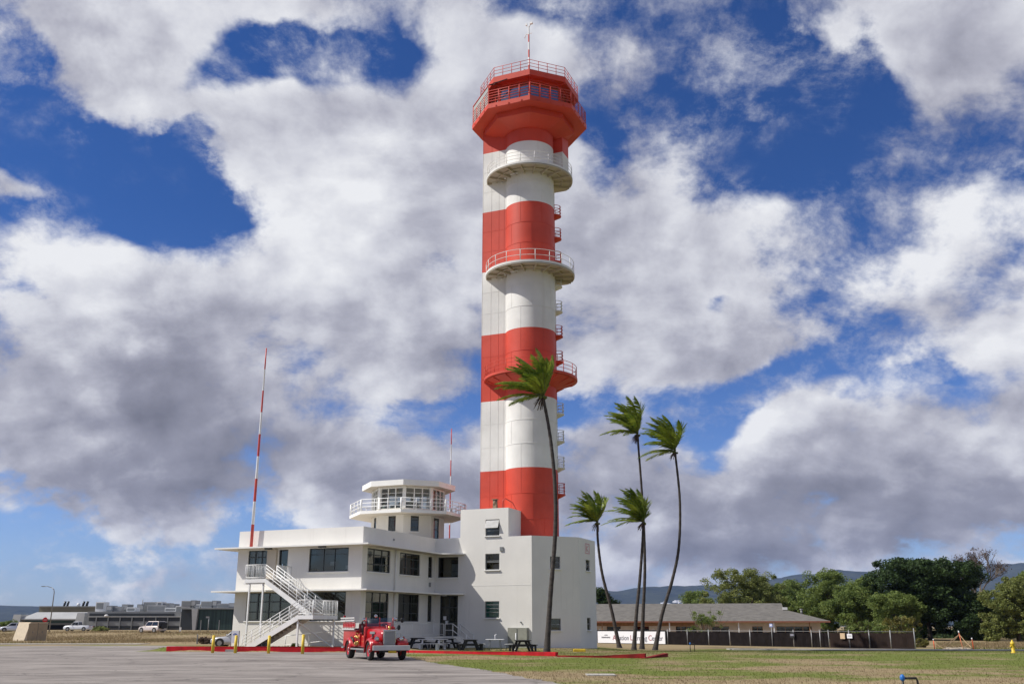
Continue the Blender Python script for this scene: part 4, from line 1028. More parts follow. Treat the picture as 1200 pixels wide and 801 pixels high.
# shrubs
def shrub(px, ytop, wpx, Y, m, label, seed, zb=None, ncl=30, per=60, size=.16, rad=.45, twigs=0):
    rn = random.Random(seed); x = at(px, 740, Y)[0]; zb = gz(x, Y) if zb is None else zb
    H = at(px, ytop, Y)[2] - zb; Wd = wpx * Y / F
    t = thing('shrub', (x, Y, zb), 0, label, 'shrub', 'shrubs along the fence and field')
    sm_ = MB(); cs = []
    for k in range(14):
        a = Vector((rn.uniform(-.5, .5) * Wd, rn.uniform(-.3, .3) * Wd, H * rn.uniform(.5, .95)))
        sm_.tube([(a.x * .2, a.y * .2, -.1), (a.x * .55, a.y * .5, a.z * .6), tuple(a)], [.035, .025, .012], 4, cap=False)
    for k in range(twigs):
        a = Vector((rn.uniform(-.55, .55) * Wd, rn.uniform(-.2, .2) * Wd, H * rn.uniform(.95, 1.3)))
        sm_.tube([(a.x * .4, a.y * .4, H * .3), tuple(a)], [.03, .012], 4, cap=False); cs += [Vector((a.x * k_ / 4, a.y, a.z * (.4 + .6 * k_ / 4))) for k_ in (2, 3)]
    sm_.build('stem', M['bark'], t, fix=False)
    while len(cs) < ncl:
        u = Vector((rn.gauss(0, .24) * Wd, rn.gauss(0, .2) * Wd, H * rn.uniform(.12, .92)))
        if abs(u.x) < Wd * .5: cs.append(u)
    cm = MB(); leafcloud(cm, cs, rad, per, size, rn); cm.build('foliage', M[m], t, fix=False); return t
shrub(828, 720, 46, 140, 'leaf_mid', 'spiky green shrub in front of the house wall, leaning over the fence', 31, ncl=70, twigs=16, rad=.38, size=.11)
shrub(1058, 721, 40, 122, 'leaf_yellow', 'yellowish shrub behind the right end of the dark fence', 32, ncl=46)
shrub(1015, 724, 36, 128, 'leaf_mid', 'green shrub behind the fence right of the house', 33, ncl=36)
shrub(1080, 748, 18, 108, 'leaf_yellow', 'small yellow green shrub at the fence corner post', 34, ncl=14, rad=.3)
shrub(8, 727, 30, 185, 'leaf_mid', 'dark green shrub at the left edge of the picture', 35, ncl=40, rad=.6)
shrub(118, 734.5, 22, 178, 'leaf_olive', 'low green shrub on the field between the pickup and the long building', 36, ncl=24, rad=.45)
shrub(240, 747, 16, 100, 'leaf_brown', 'low brown shrub left of the silver sedan', 37, ncl=18, rad=.3, size=.1)
shrub(347, 754, 11, 71.2, 'leaf_mid', 'small weedy shrub under the stair landing', 38, ncl=12, rad=.16, size=.06)
# ---------------------------------------------------------------- coconut palms bent by the wind
M['palm_trunk'] = mat('palm_trunk', (0.060, 0.050, 0.044), 0.9, 0.45, 1.2, bump=0.5, stretch=(1, 1, 5))
def palm(pts, Y, r0, r1, fl, label, seed, nf=25):
    rn = random.Random(seed)
    P = [Vector(at(px, py, Y)) for px, py in pts]; base = Vector((P[0].x, Y, gz(P[0].x, Y)))
    t = thing('palm_tree', base, 0, label, 'palm tree', 'tall coconut palms leaning in the wind')
    P = [p - base for p in P]; P[0].z = -.15
    # smooth the trunk line
    Q = []
    for i in range(len(P) - 1):
        p0, p1, p2, p3 = P[max(i - 1, 0)], P[i], P[i + 1], P[min(i + 2, len(P) - 1)]
        for k in range(10):
            u = k / 10; Q.append(0.5 * ((2 * p1) + (p2 - p0) * u + (2 * p0 - 5 * p1 + 4 * p2 - p3) * u * u + (3 * p1 - p0 - 3 * p2 + p3) * u ** 3))
    Q.append(P[-1]); n = len(Q)
    for i, q in enumerate(Q): q.y += .25 * sin(i / n * 3)
    rad = []
    for i in range(n):
        u = i / (n - 1); b = r0 * .75 * exp(-u * 22); rad.append(r0 + (r1 - r0) * u ** .7 + b + (0.012 if i % 2 else 0))
    tm = MB(); tm.tube(Q, rad, 10); tm.build('trunk', M['palm_trunk'], t, fix=False)
    top = Q[-1]; cm = MB(); wind = Vector((-1, .12, 0))
    for k in range(nf):
        az_ = 2 * pi * k / nf * 2.618 + rn.uniform(-.2, .2); ele = radians(rn.uniform(22, 86)) if k < nf * .84 else radians(rn.uniform(-20, 15))
        d = Vector((cos(az_) * cos(ele), sin(az_) * cos(ele), sin(ele)))
        d = (d + Vector((-.28, 0, .40))).normalized()
        L = fl * rn.uniform(.82, 1.12); ns = 13; p = top + Vector((rn.uniform(-.1, .1), rn.uniform(-.1, .1), rn.uniform(-.1, .12))); pts_ = [p.copy()]; ds = [d.copy()]
        stiff = rn.uniform(.8, 1.2)
        for s in range(ns):
            u = s / ns
            d = (d + wind * (.028 + .095 * u) * stiff * (1.3 if d.x > -.1 else .85) + Vector((0, 0, -.035 - .075 * u)) * stiff).normalized()
            p = p + d * (L / ns); pts_.append(p.copy()); ds.append(d.copy())
        cm.tube(pts_, [.035 * (1 - s / (ns + 1)) + .008 for s in range(ns + 1)], 4, 1, cap=False)
        v, f = [], []
        for s in range(1, ns):
            for h in (0.0, .33, .66):
                i0 = s; c = pts_[s].lerp(pts_[s + 1], h); dd = ds[s]; side = dd.cross(Vector((0, 0, 1)))
                if side.length < .1: side = Vector((0, 1, 0))
                side.normalize(); u = (s + h) / ns
                ll = fl * .27 * (sin(pi * min(1, .12 + u * .92)) ** .6) * rn.uniform(.8, 1.1)
                for sg in (-1, 1):
                    ld = (side * sg * .75 + dd * .75 + wind * .55 + Vector((0, 0, -.28 + rn.uniform(-.15, .15)))).normalized()
                    e = c + ld * ll; m2 = c + ld * ll * .5 + Vector((0, 0, .03)); wv_ = dd * .055
                    i = len(v); v += [c - wv_, c + wv_, m2 + wv_ * 1.1, m2 - wv_ * 1.1, e]; f += [(i, i + 1, i + 2, i + 3), (i + 3, i + 2, i + 4)]
        cm.add(v, f, 0)
    v, f = [], []
    for k in range(26):
        a = rn.uniform(0, 2 * pi); c0 = top + Vector((cos(a) * .12, sin(a) * .12, -.05)); e = c0 + Vector((cos(a) * .30 - .25, sin(a) * .30, -rn.uniform(.35, 1.0))); sd = Vector((-sin(a), cos(a), 0)) * .05
        i = len(v); v += [c0 - sd, c0 + sd, e + sd * .6, e - sd * .6]; f.append((i, i + 1, i + 2, i + 3))
    cm.add(v, f, 2)
    for k in range(7):
        a = rn.uniform(0, 2 * pi); cm.sphere((top.x + .22 * cos(a), top.y + .22 * sin(a), top.z - .12 - .1 * rn.random()), .11, 7, 5, 1)
    cm.build('crown', [M['palm_leaf'], M['leaf_olive'], M['leaf_brown']], t, fix=False)
palm([(640.5, 762), (645, 700), (651, 620), (650, 560), (644, 505), (636, 463)], 66, .18, .10, 3.4, 'tallest looking palm, nearest, in front of the striped tower shaft', 41, 30)
palm([(726, 753), (717, 715), (706, 672), (701, 635), (700, 611)], 104, .20, .11, 3.6, 'shortest palm, nearest the white block, with a curved trunk and a low crown', 42)
palm([(742.5, 755), (746, 720), (750, 680), (753, 640), (754, 611)], 96, .20, .11, 3.9, 'short palm with a wide ragged crown in front of a taller trunk', 43)
palm([(752, 754), (754, 715), (756, 670), (755, 620), (752, 570), (747, 508)], 100, .20, .10, 4.1, 'tall straight palm second from the right, feathery crown against blue sky', 44)
palm([(767, 755), (776, 720), (788, 680), (796, 640), (797, 585), (791, 528)], 96, .20, .10, 4.0, 'tall palm on the right with a strongly bowed trunk and drooping dark crown', 45)
# ---------------------------------------------------------------- old fire engine; front towards -y
fp = gnd(433.5, 773.4); TA = radians(23.5)
# front left (seen from the camera) wheel stands at local (-0.85, -2.25)
tx = fp[0] - (-0.85 * cos(TA) + 2.25 * sin(TA)); ty = fp[1] - (-0.85 * sin(TA) - 2.25 * cos(TA))
ft = thing('fire_engine', (tx, ty, 0.01), TA, 'vintage red open cab fire engine with chrome grille and side ladder parked on the apron', 'fire truck')
RD = M['truck_red']; M['seat_red'] = mat('seat_red', (.16, .012, .014), .5, .2); M['grille_grey'] = mat('grille_grey', (.48, .47, .46), .4, .1, 4); M['bumper_silver'] = mat('bumper_silver', (.58, .57, .55), .4, .08, 2)
def loft(secs, mi=0, sm=True, mb=None, caps=True):
    """secs: list of (y, [(x,z)...]) cross sections"""
    mb = mb or MB(); n = len(secs[0][1]); V_ = [(x, y, z) for y, s in secs for x, z in s]; fs = []
    for i in range(len(secs) - 1):
        for k in range(n): fs.append((i * n + k, i * n + (k + 1) % n, (i + 1) * n + (k + 1) % n, (i + 1) * n + k))
    mb.add(V_, fs, mi, sm)
    if caps: mb.face([(x, secs[0][0], z) for x, z in secs[0][1]], mi); mb.face([(x, secs[-1][0], z) for x, z in secs[-1][1]], mi)
    return mb
def hoodsec(w, zt, zb, r=.16):
    return [(-w, zb), (-w, zt - r), (-w + r * .3, zt - r * .3), (-w + r, zt), (0, zt + .04), (w - r, zt), (w - r * .3, zt - r * .3), (w, zt - r), (w, zb)]
# frame and rear body
q = MB(); q.box2((-.55, -2.9, .42), (.55, 3.1, .62)); q.build('chassis', M['black'], ft)
q = MB()
q.prism([(-.98, .35), (.98, .35), (.98, 3.05), (-.98, 3.05)], 0.62, 1.50); q.prism([(-.86, -.95), (.86, -.95), (.86, .35), (-.86, .35)], .60, 1.22)
q.build('body', RD, ft, bevel=0.05)
q = loft([(-2.72, hoodsec(.36, 1.40, .62)), (-2.4, hoodsec(.42, 1.47, .62)), (-1.5, hoodsec(.60, 1.53, .62)), (-.95, hoodsec(.74, 1.58, .62))]); hood = q.build('hood', RD, ft)
q = MB()
for s in (-1, 1):
    for k in range(7): q.box((s * (.585 + .0), -1.75 + k * .10, 1.12), (.02, .045, .34), s * -.17)
q.build('louvre', M['black'], hood)
q = MB()
for s in (-1, 1): q.box((s * .60, -1.62, 1.36), (.015, .6, .12), s * -.17)
q.build('name_plate', M['frame_grey'], hood)
# cowl, seat back, dash
q = MB(); q.prism([(-.84, -1.0), (.84, -1.0), (.84, -.72), (-.84, -.72)], 1.15, 1.66); q.build('cowl', RD, ft, bevel=.06)
q = MB(); q.box2((-.8, -.2, 1.2), (.8, .35, 1.36)); q.box2((-.8, .3, 1.36), (.8, .48, 1.82)); q.build('seat', M['seat_red'], ft, bevel=.05)
sw = MB(); sw.tube([(.4 + .2 * cos(a), -.45 + .08 * sin(a), 1.66 + .19 * sin(a)) for a in [2 * pi * k / 16 for k in range(16)]], .018, 5, closed=True); sw.tube([(.4, -.45, 1.66), (.4, -.75, 1.5)], .02, 5); sw.build('steering_wheel', M['black'], ft)
# grille
q = MB(); q.box((0, -2.755, 1.04), (.68, .08, .94)); 
gr_ = q.build('radiator_shell', M['chrome'], ft, bevel=.04)
q = MB()
for k in range(22): q.box((-.28 + k * .0267, -2.803, 1.02), (.012, .02, .84))
q.box((0, -2.797, 1.02), (.60, .006, .86), mi=1); q.build('grille_bar', [M['grille_grey'], M['frame_grey']], gr_)
q = MB(); q.cyl((0, -2.7, 1.52), .05, .12, 10); q.sphere((0, -2.7, 1.62), .08, 10, 6); q.build('radiator_cap', M['brass'], gr_)
# bumper
q = MB(); q.box((0, -3.18, .62), (1.98, .07, .24)); bp_ = q.build('bumper', M['bumper_silver'], ft, bevel=.025)
q = MB(); 
for s in (-.5, .5): q.box((s, -3.0, .58), (.09, .34, .12))
q.build('bumper_arm', M['black'], bp_)
q = MB(); q.box((.1, -3.0, .42), (.42, .02, .12)); q.build('number_plate', M['yellow'], bp_)
# fenders
def fender(s, yc, r, w, x, ext):
    q = MB(); N = 14; A = [radians(-8 + 190 * k / N) for k in range(N + 1)]
    for xx0, xx1, k in ((x - w / 2, x + w / 2, 0),):
        top = [(yc + (r) * cos(a), .47 + r * sin(a)) for a in A]; V_ = []
        for (y, z) in top: V_ += [(s * (x - w / 2), y, z), (s * (x + w * .2), y, z + .05), (s * (x + w / 2), y, z - .03), (s * (x + w / 2 + .015), y, z - .12)]
        fs = []
        for i in range(N):
            for j in range(3): fs.append((i * 4 + j, i * 4 + j + 1, (i + 1) * 4 + j + 1, (i + 1) * 4 + j))
        q.add(V_, fs, 0, True)
    o = q.build('fender', RD, ft); m = o.modifiers.new('thick', 'SOLIDIFY'); m.thickness = .03
    return o
for s in (-1, 1):
    fender(s, -2.25, .62, .42, .80, 0); fender(s, 1.75, .60, .36, .88, 0)
    q = loft([(-3.0, [(s * .42, .62), (s * .95, .62), (s * .95, .86), (s * .42, .80)]), (-2.6, [(s * .42, .62), (s * .98, .62), (s * .98, 1.05), (s * .42, 1.0)]), (-2.2, [(s * .45, .62), (s * .6, .62), (s * .6, 1.07), (s * .45, 1.07)])]); q.build('fender_nose', RD, ft)
def wheel(x, y, r=.475, w=.22, s=1):
    q = MB(); ax = 'x'
    pr = [(r * .62, -w / 2), (r * .93, -w / 2), (r, -w * .32), (r, w * .32), (r * .93, w / 2), (r * .62, w / 2)]
    i0 = len(q.v); q.lathe(pr + [pr[0]], 28)
    q.v = [(p[2], p[0], p[1]) for p in q.v]
    t_ = q.build('wheel', M['rubber'], ft, loc=(x, y, r))
    h = MB(); h.lathe([(.001, w * .30), (.07, w * .36), (.09, w * .30), (.10, w * .16), (r * .5, w * .12), (r * .60, w * .45), (r * .64, w * .45), (r * .64, -w * .4), (.001, -w * .4)], 24)
    h.v = [(s * p[2], p[0], p[1]) for p in h.v]; rim = h.build('rim', RD, t_)
    c = MB(); c.cyl((s * w * .42, 0, 0), .085, .06, 12, axis='x')
    for k in range(8): c.cyl((s * w * .2, .16 * cos(k * pi / 4), .16 * sin(k * pi / 4)), .022, .06, 6, axis='x')
    c.build('hub', M['chrome'], t_)
for s in (-1, 1):
    wheel(s * .85, -2.25, s=s); wheel(s * .86, 1.75, s=s, w=.30)
# running boards, tail step
for s in (-1, 1):
    q = MB(); q.box((s * .88, -.28, .52), (.34, 2.75, .07)); q.box((s * .72, -.28, .42), (.05, 2.75, .2)); q.build('running_board', M['galv'], ft)
q = MB(); q.box((0, 3.3, .55), (1.9, .5, .07)); q.build('tail_step', M['galv'], ft)
# windscreen
q = MB()
for x_ in (-.74, 0, .74): q.tube([(x_, -.86, 1.62), (x_, -.80, 2.12)], .028, 6)
q.tube([(-.74, -.86, 1.66), (.74, -.86, 1.66)], .022, 6)
ws = q.build('windscreen_frame', RD, ft); q = MB(); q.face(((-.73, -.855, 1.67), (.73, -.855, 1.67), (.73, -.80, 2.11), (-.73, -.80, 2.11))); q.build('pane', M['clear_glass'], ws, fix=False)
# lamps
def lamp(x, y, z, r, name, parent=ft, red=False):
    q = MB(); q.lathe([(.001, -r * 1.25), (r * .6, -r * .9), (r * .98, -r * .2), (r, .02), (r * .92, .05)], 16); q.v = [(p[0], -p[2], p[1]) for p in q.v]
    o = q.build(name, M['chrome'], parent, loc=(x, y, z)); g = MB(); g.lathe([(.001, .07), (r * .6, .055), (r * .93, .02)], 16); g.v = [(p[0], -p[2], p[1]) for p in g.v]
    g.build('lens', M['red_light'] if red else M['chrome'], o); return o
for s in (-1, 1): lamp(s * .66, -2.72, 1.06, .125, 'headlight')
lamp(-.9, -.92, 2.02, .105, 'spotlight'); lamp(.86, -.92, 2.05, .115, 'spotlight'); lamp(-.22, -.85, 2.2, .10, 'roof_beacon')
lamp(-.98, 3.0, 2.2, .08, 'rear_beacon', red=True)
for s in (-1, 1): lamp(s * .82, -2.5, 1.12, .06, 'side_lamp', red=True)
for (x, z) in ((1.02, 1.62), (1.2, 2.0)):
    q = MB(); q.tube([(.82, -.95, z - .1), (x, -1.0, z)], .015, 5); q.sphere((x, -1.0, z), .10, 10, 6, sc=(1, .4, 1.4)); q.build('mirror', M['black'], ft)
q = MB(); q.lathe([(.02, 0), (.05, .02), (.07, .12), (.12, .18)], 14, c=(.12, -1.9, 1.55)); q.build('bell', M['chrome'], ft)
# pump panel with brass fittings on both sides
for s in (-1, 1):
    q = MB(); q.box((s * .90, -.05, 1.0), (.06, .62, .62)); pp = q.build('pump_panel', RD, ft)
    b = MB()
    for (y, z, r_) in ((-.2, .85, .085), (.1, .8, .10), (-.05, 1.12, .06), (.15, 1.15, .06), (-.24, 1.1, .05)):
        b.cyl((s * .97, y, z), r_, .14, 12, axis='x'); b.cyl((s * 1.05, y, z), r_ * .7, .10, 10, axis='x')
    for k in range(3): b.tube([(s * .95, -.25 + k * .2, 1.28), (s * 1.04, -.25 + k * .2, 1.34)], .018, 5)
    b.build('brass_fitting', M['brass'], pp)
    q = MB(); q.tube([(s * 1.0, .45, .82), (s * 1.06, .6, 1.02), (s * 1.02, 1.1, 1.1)], .055, 8); q.build('suction_hose', M['black'], ft)
    q = MB(); q.tube([(s * 1.02, .4, 1.64), (s * 1.02, 3.0, 1.64)], .03, 6); q.tube([(s * 1.02, .4, 1.86), (s * 1.02, 3.0, 1.86)], .03, 6); q.box((s * 1.0, 1.7, 1.75), (.02, 2.6, .16))
    for k in range(8): q.tube([(s * 1.02, .4 + k * .37, 1.50), (s * 1.02, .4 + k * .37, 1.9)], .016, 5)
    q.build('side_rail', RD, ft)
    if s > 0: continue
    q = MB()
    for z in (1.98, 2.12): q.box((s * 1.07, 1.85, z), (.06, 3.1, .06))
    for k in range(11): q.tube([(s * 1.07, .4 + k * .29, 1.98), (s * 1.07, .4 + k * .29, 2.12)], .018, 5)
    q.build('ladder', M['bumper_silver'], ft)
    q = MB(); q.box((s * 1.04, 1.75, 1.53), (.06, 2.7, .07)); q.build('side_strip', M['bumper_silver'], ft)
    q = MB(); q.tube([(s * .9, -.8, 1.3), (s * .93, -.75, 1.75)], .035, 8); q.cyl((s * .93, -.75, 1.85), .05, .2, 10); q.build('extinguisher', M['black'], ft)
    q = MB(); q.box((s * .985, 1.15, 1.02), (.015, .7, .45)); q.build('side_locker', RD, ft, bevel=.01)
q = MB(); q.box((0, 1.9, 1.5), (1.5, 2.2, .14)); q.build('hose_bed', M['rubber'], ft)
q = MB(); q.lathe([(.3, -.3), (.34, -.3), (.34, .3), (.3, .3), (.3, -.3)], 20); q.v = [(p[2], p[0], p[1]) for p in q.v]; q.build('hose_reel', M['black'], ft, loc=(0, .72, 1.72))
# ---------------------------------------------------------------- motor cars; front towards +x
M['car_glass'] = mat('car_glass', (0.02, 0.024, 0.028), 0.08, 0.1)
def paint(name, c): return mat(name, c, 0.3, 0.06, 1.0, coat=0.7, metal=0.2)
def car(loc, rz, label, pm, kind, dark=None):
    P = {'sedan': (4.6, 1.78, 1.45), 'suv': (4.6, 1.8, 1.75), 'pickup': (5.4, 1.9, 1.80), 'hatch': (4.1, 1.72, 1.5)}[kind]; L, Wd, H = P; h = L / 2
    t = thing('parked_car', loc, rz, label, {'sedan': 'car', 'suv': 'car', 'pickup': 'pickup truck', 'hatch': 'car'}[kind], 'parked cars')
    B = {'sedan': .92, 'suv': 1.05, 'pickup': 1.08, 'hatch': .98}[kind]; hood = {'sedan': .84, 'suv': .98, 'pickup': 1.05, 'hatch': .9}[kind]
    def sec(w, zb, zt, r=.09): return [(-w, zb), (-w - .0, zb + .25), (-w + .02, zt - r), (-w + .12, zt), (w - .12, zt), (w - .02, zt - r), (w, zb + .25), (w, zb)]
    w = Wd / 2
    S = [(-h, sec(w * .86, .35, B - .12)), (-h + .25, sec(w * .97, .22, B)), (-h * .5, sec(w, .2, B)), (h * .25, sec(w, .2, B)), (h * .45, sec(w * .99, .2, hood + .02)), (h - .35, sec(w * .95, .22, hood - .06)), (h - .04, sec(w * .82, .35, hood - .22))]
    q = loft([(y, s) for y, s in S]); q.v = [(p[1], p[0], p[2]) for p in q.v]; q.build('body', pm, t)
    C = {'sedan': (-h * .72, -h * .38, h * .10, h * .42), 'suv': (-h * .97, -h * .88, h * .12, h * .38), 'pickup': (-h * .16, -h * .10, h * .22, h * .45), 'hatch': (-h * .95, -h * .72, h * .15, h * .5)}[kind]
    a, b, c, d = C; wr = w * .76
    q = MB(); V_ = [(a, -w * .93, B - .02), (d, -w * .93, B - .02), (d, w * .93, B - .02), (a, w * .93, B - .02), (b, -wr, H), (c, -wr, H), (c, wr, H), (b, wr, H)]
    q.add(V_, [(0, 1, 5, 4), (1, 2, 6, 5), (2, 3, 7, 6), (3, 0, 4, 7), (4, 5, 6, 7)]); q.build('cabin', pm, t, bevel=.04)
    g = MB()
    def lerp3(p, q_, u): return tuple(p[i] + (q_[i] - p[i]) * u for i in range(3))
    for quad, n in (((0, 1, 5, 4), (0, -1, 0)), ((2, 3, 7, 6), (0, 1, 0)), ((1, 2, 6, 5), (1, 0, .4)), ((3, 0, 4, 7), (-1, 0, .4))):
        p0, p1, p2, p3 = [V_[k] for k in quad]
        spans = ((.06, .47), (.53, .94)) if abs(n[1]) else ((.07, .93),)
        for u0, u1 in spans:
            lo0, lo1, hi0, hi1 = lerp3(p0, p1, u0), lerp3(p0, p1, u1), lerp3(p3, p2, u0), lerp3(p3, p2, u1)
            F4 = [lerp3(lo0, hi0, .12), lerp3(lo1, hi1, .12), lerp3(lo1, hi1, .86), lerp3(lo0, hi0, .86)]
            g.face([tuple(p[i] + n[i] * .045 for i in range(3)) for p in F4])
    g.build('car_window', M['car_glass'], t, fix=False)
    r = .33 if kind in ('sedan', 'hatch') else .37
    for sx_ in (-h * .60, h * .62):
        for sy in (-1, 1):
            q = MB(); q.cyl((0, 0, 0), r, .22, 22, axis='y'); wl = q.build('wheel', M['rubber'], t, loc=(sx_, sy * (w - .10), r))
            k_ = MB(); k_.cyl((0, sy * .10, 0), r * .62, .05, 16, axis='y'); k_.build('rim', M['galv'], wl)
            q = MB(); q.cyl((sx_, sy * (w - .012), r + .02), r * 1.16, .03, 22, axis='y'); q.build('wheel_arch', M['black'], t)
    for sy in (-1, 1):
        q = MB(); q.sphere((h - .16, sy * w * .62, hood - .25), .15, 10, 6, sc=(.8, 1.2, .7)); q.build('headlight', M['white_plastic'], t)
        q = MB(); q.box((-h + .02, sy * w * .66, B - .22), (.08, .22, .2)); q.build('tail_light', M['red_light'], t)
        q = MB(); q.sphere((h * .36, sy * (w + .08), B + .08), .1, 8, 5, sc=(.6, 1, .7)); q.build('mirror', pm, t)
    if dark: q = MB(); q.box((0, 0, .40), (L * .985, Wd * 1.012, .34)); q.build('lower_cladding', dark, t)
    if kind == 'suv':
        q = MB(); q.cyl((-h - .10, .1, .95), .36, .2, 18, axis='x'); q.build('spare_wheel', M['black'], t)
        q = MB(); q.box((-h + .02, 0, 1.1), (.12, Wd * .92, .85)); q.build('tailgate', M['black'], t)
    if kind == 'pickup':
        q = MB(); q.box((-h * .56, 0, 1.07), (h * .76, Wd * .78, .06)); q.build('load_bed', M['black'], t)
    return t
def gp(px, Y): x = at(px, 740, Y)[0]; return (x, Y, gz(x, Y))
c_ = gp(249, 86); car((c_[0] + 2.35, 86, c_[2]), pi, 'silver sedan half hidden behind the left end of the terminal', paint('car_silver', (0.42, 0.43, 0.46)), 'sedan', dark=None)
c_ = gp(178, 160); car(c_, radians(152), 'beige off road car with black tailgate standing on the dry field', paint('car_beige', (0.62, 0.54, 0.48)), 'suv')
c_ = gp(91, 200); car(c_, radians(176), 'white double cab pickup parked before the slanted metal building', paint('car_white', (0.72, 0.73, 0.75)), 'pickup')
c_ = gp(15, 172); car(c_, radians(200), 'white hatchback partly behind the tan storage box at far left', paint('car_white2', (0.72, 0.74, 0.78)), 'hatch')
# ---------------------------------------------------------------- tan storage box
c_ = gp(36.5, 122); t = thing('storage_box', c_, radians(61), 'tan two door storage box with a sloping side on the dry field', 'storage box')
q = MB(); prof = [(-1.6, 0), (1.35, 0), (1.35, 2.1), (-1.05, 2.1)]
q.add([(x, -1.1, z) for x, z in prof] + [(x, 1.1, z) for x, z in prof], [(0, 1, 2, 3), (7, 6, 5, 4), (0, 4, 5, 1), (1, 5, 6, 2), (2, 6, 7, 3), (3, 7, 4, 0)]); q.build('body', M['tan'], t, bevel=.02)
M['tan_door'] = mat('tan_door', (0.36, 0.28, 0.18), 0.6, 0.12)
for x0, x1 in ((-1.22, .03), (.08, 1.3)):
    q = MB(); q.box2((x0, -1.13, .08), (x1, -1.10, 2.0)); d_ = q.build('door', M['tan_door'], t)
    q = MB(); q.box(((x0 + x1) / 2, -1.15, 1.0), (.06, .04, .2)); q.build('handle', M['frame_grey'], d_)
q = MB(); q.box2((.02, -1.125, .05), (.09, -1.102, 2.05)); q.build('door_gap', M['frame_dark'], t)
q = MB(); q.box2((-1.0, -1.18, 2.10), (1.42, 1.18, 2.16)); q.build('lid', M['tan'], t)
# ---------------------------------------------------------------- yellow bollards
YB_ = None
for i, (px, py, h_, lab) in enumerate(((249, 764.6, 1.08, 'yellow bollard furthest left, by the red kerb and the silver car'), (275.5, 764.8, 1.08, 'yellow bollard in front of the small white notice board'),
                          (314.5, 765.2, 1.08, 'yellow bollard under the sloping first flight of stairs'), (354.4, 765.6, 1.15, 'yellow bollard beside the white stair post, nearest the fire engine'))):
    g_ = gnd(px, py); b = MB(); b.cyl((0, 0, h_ / 2 - .05), .098, h_ + .1, 14); b.sphere((0, 0, h_), .098, 14, 6, sc=(1, 1, .5))
    tag(b.build('bollard', M['yellow'], None, loc=(g_[0], g_[1], 0)), lab, 'bollard', 'yellow bollards at the stair foot')
# ---------------------------------------------------------------- notice board by the corner
x_ = at(275.3, 750, 69.9); t = thing('notice_board', (x_[0], 69.9, .2), -.05, 'small white notice board with a dark arch emblem near the stair foot', 'sign')
for s in (-.27, .27): q = MB(); q.box((s, 0, .55), (.05, .05, 1.3)); q.build('post', M['galv'], t)
q = MB(); q.box((0, -.03, .78), (.50, .03, .82)); pn = q.build('panel', M['sign_white'], t)
q = MB(); 
for k in range(9):
    a = radians(20 + 140 * k / 8); a2 = radians(20 + 140 * (k + 1) / 8)
    if k < 8: q.bar((.14 * cos(a), -.05, .86 + .14 * sin(a)), (.14 * cos(a2), -.05, .86 + .14 * sin(a2)), .05, .01, up=(0, 1, 0))
q.box((0, -.05, .95), (.05, .01, .10)); q.build('emblem', M['sign_blue'], pn)
q = MB(); q.box((0, 0, .08), (.75, .35, .16)); tag(q.build('concrete_block', M['concrete'], None, loc=(gnd(271, 763.3)[0], gnd(271, 763.3)[1], 0)), 'small pale concrete block in front of the red kerb beside a bollard', 'block')
# ---------------------------------------------------------------- picnic tables
def picnic(loc, rz, m, label, L=1.9):
    t = thing('picnic_table', loc, rz, label, 'picnic table', 'picnic tables on the lawn by the white block')
    q = MB()
    for k in range(5): q.box((-.36 + k * .18, 0, .74), (.165, L, .045))
    q.build('tabletop', m, t)
    for s in (-1, 1):
        q = MB()
        for k in (0, 1): q.box((s * (.66 + .16 * k), 0, .44), (.15, L, .045))
        q.build('bench', m, t)
    for y in (-L * .32, L * .32):
        q = MB()
        for s in (-1, 1): q.bar((s * .28, y, .72), (s * .62, y, .0), .09, .15)
        q.box((0, y + .04, .40), (1.66, .07, .14)); q.box((0, y + .04, .68), (.8, .045, .09))
        for s in (-1, 1): q.bar((s * .80, y + .02, .42), (s * .80, y + .02, .0), .12, .16)
        q.build('leg_frame', m, t)
    return t
def gq(px, py): g_ = gnd(px, py); return (g_[0], g_[1], gz(g_[0], g_[1]))
BW, WPL = M['black_wood'], M['white_plastic']
picnic(gq(551, 761.5), radians(8), BW, 'black picnic table seen end on, below the entrance steps')
picnic(gq(612.5, 762.6), radians(10), BW, 'black picnic table in front of the grey meter cabinet')
picnic(gq(489, 760.5), radians(14), BW, 'black picnic table half hidden behind the front of the fire engine')
picnic(gq(521, 759.3), radians(-30), BW, 'black picnic table just behind the long white one')
picnic(gq(507, 760.8), radians(72), WPL, 'long white picnic table between the fire engine and the entrance', L=2.1)
# white folding table with benches
t = thing('folding_table', gq(580, 761.6), radians(-6), 'white folding table with thin legs and two benches between black picnic tables', 'folding table', None)
q = MB(); q.box((0, 0, .76), (1.3, .9, .05)); q.build('tabletop', WPL, t, bevel=.02)
for sx_ in (-.45, .45):
    for sy in (-.35, .35): q = MB(); q.tube([(sx_, sy, 0), (sx_ * .8, sy, .74)], .022, 6); q.build('leg', M['frame_grey'], t)
for s in (-1, 1):
    q = MB(); q.box((s * 1.0, 0, .44), (.55, .9, .04)); b_o = q.build('bench', WPL, t)
    q = MB()
    for dx_ in (-.2, .2):
        for sy in (-.35, .35): q.tube([(s * 1.0 + dx_, sy, 0), (s * 1.0 + dx_ * .8, sy, .43)], .018, 5)
    q.build('leg_frame', M['frame_grey'], b_o)
q = MB(); q.tube([(0, 0, .78), (0, 0, 1.1)], .028, 8); q.tube([(0, 0, 1.08), (.12, 0, 1.12)], .028, 6); tp = gq(580, 761.6)
tag(q.build('table_tap', WPL, None, loc=tp), 'little white pipe stub standing on the white folding table', 'pipe')
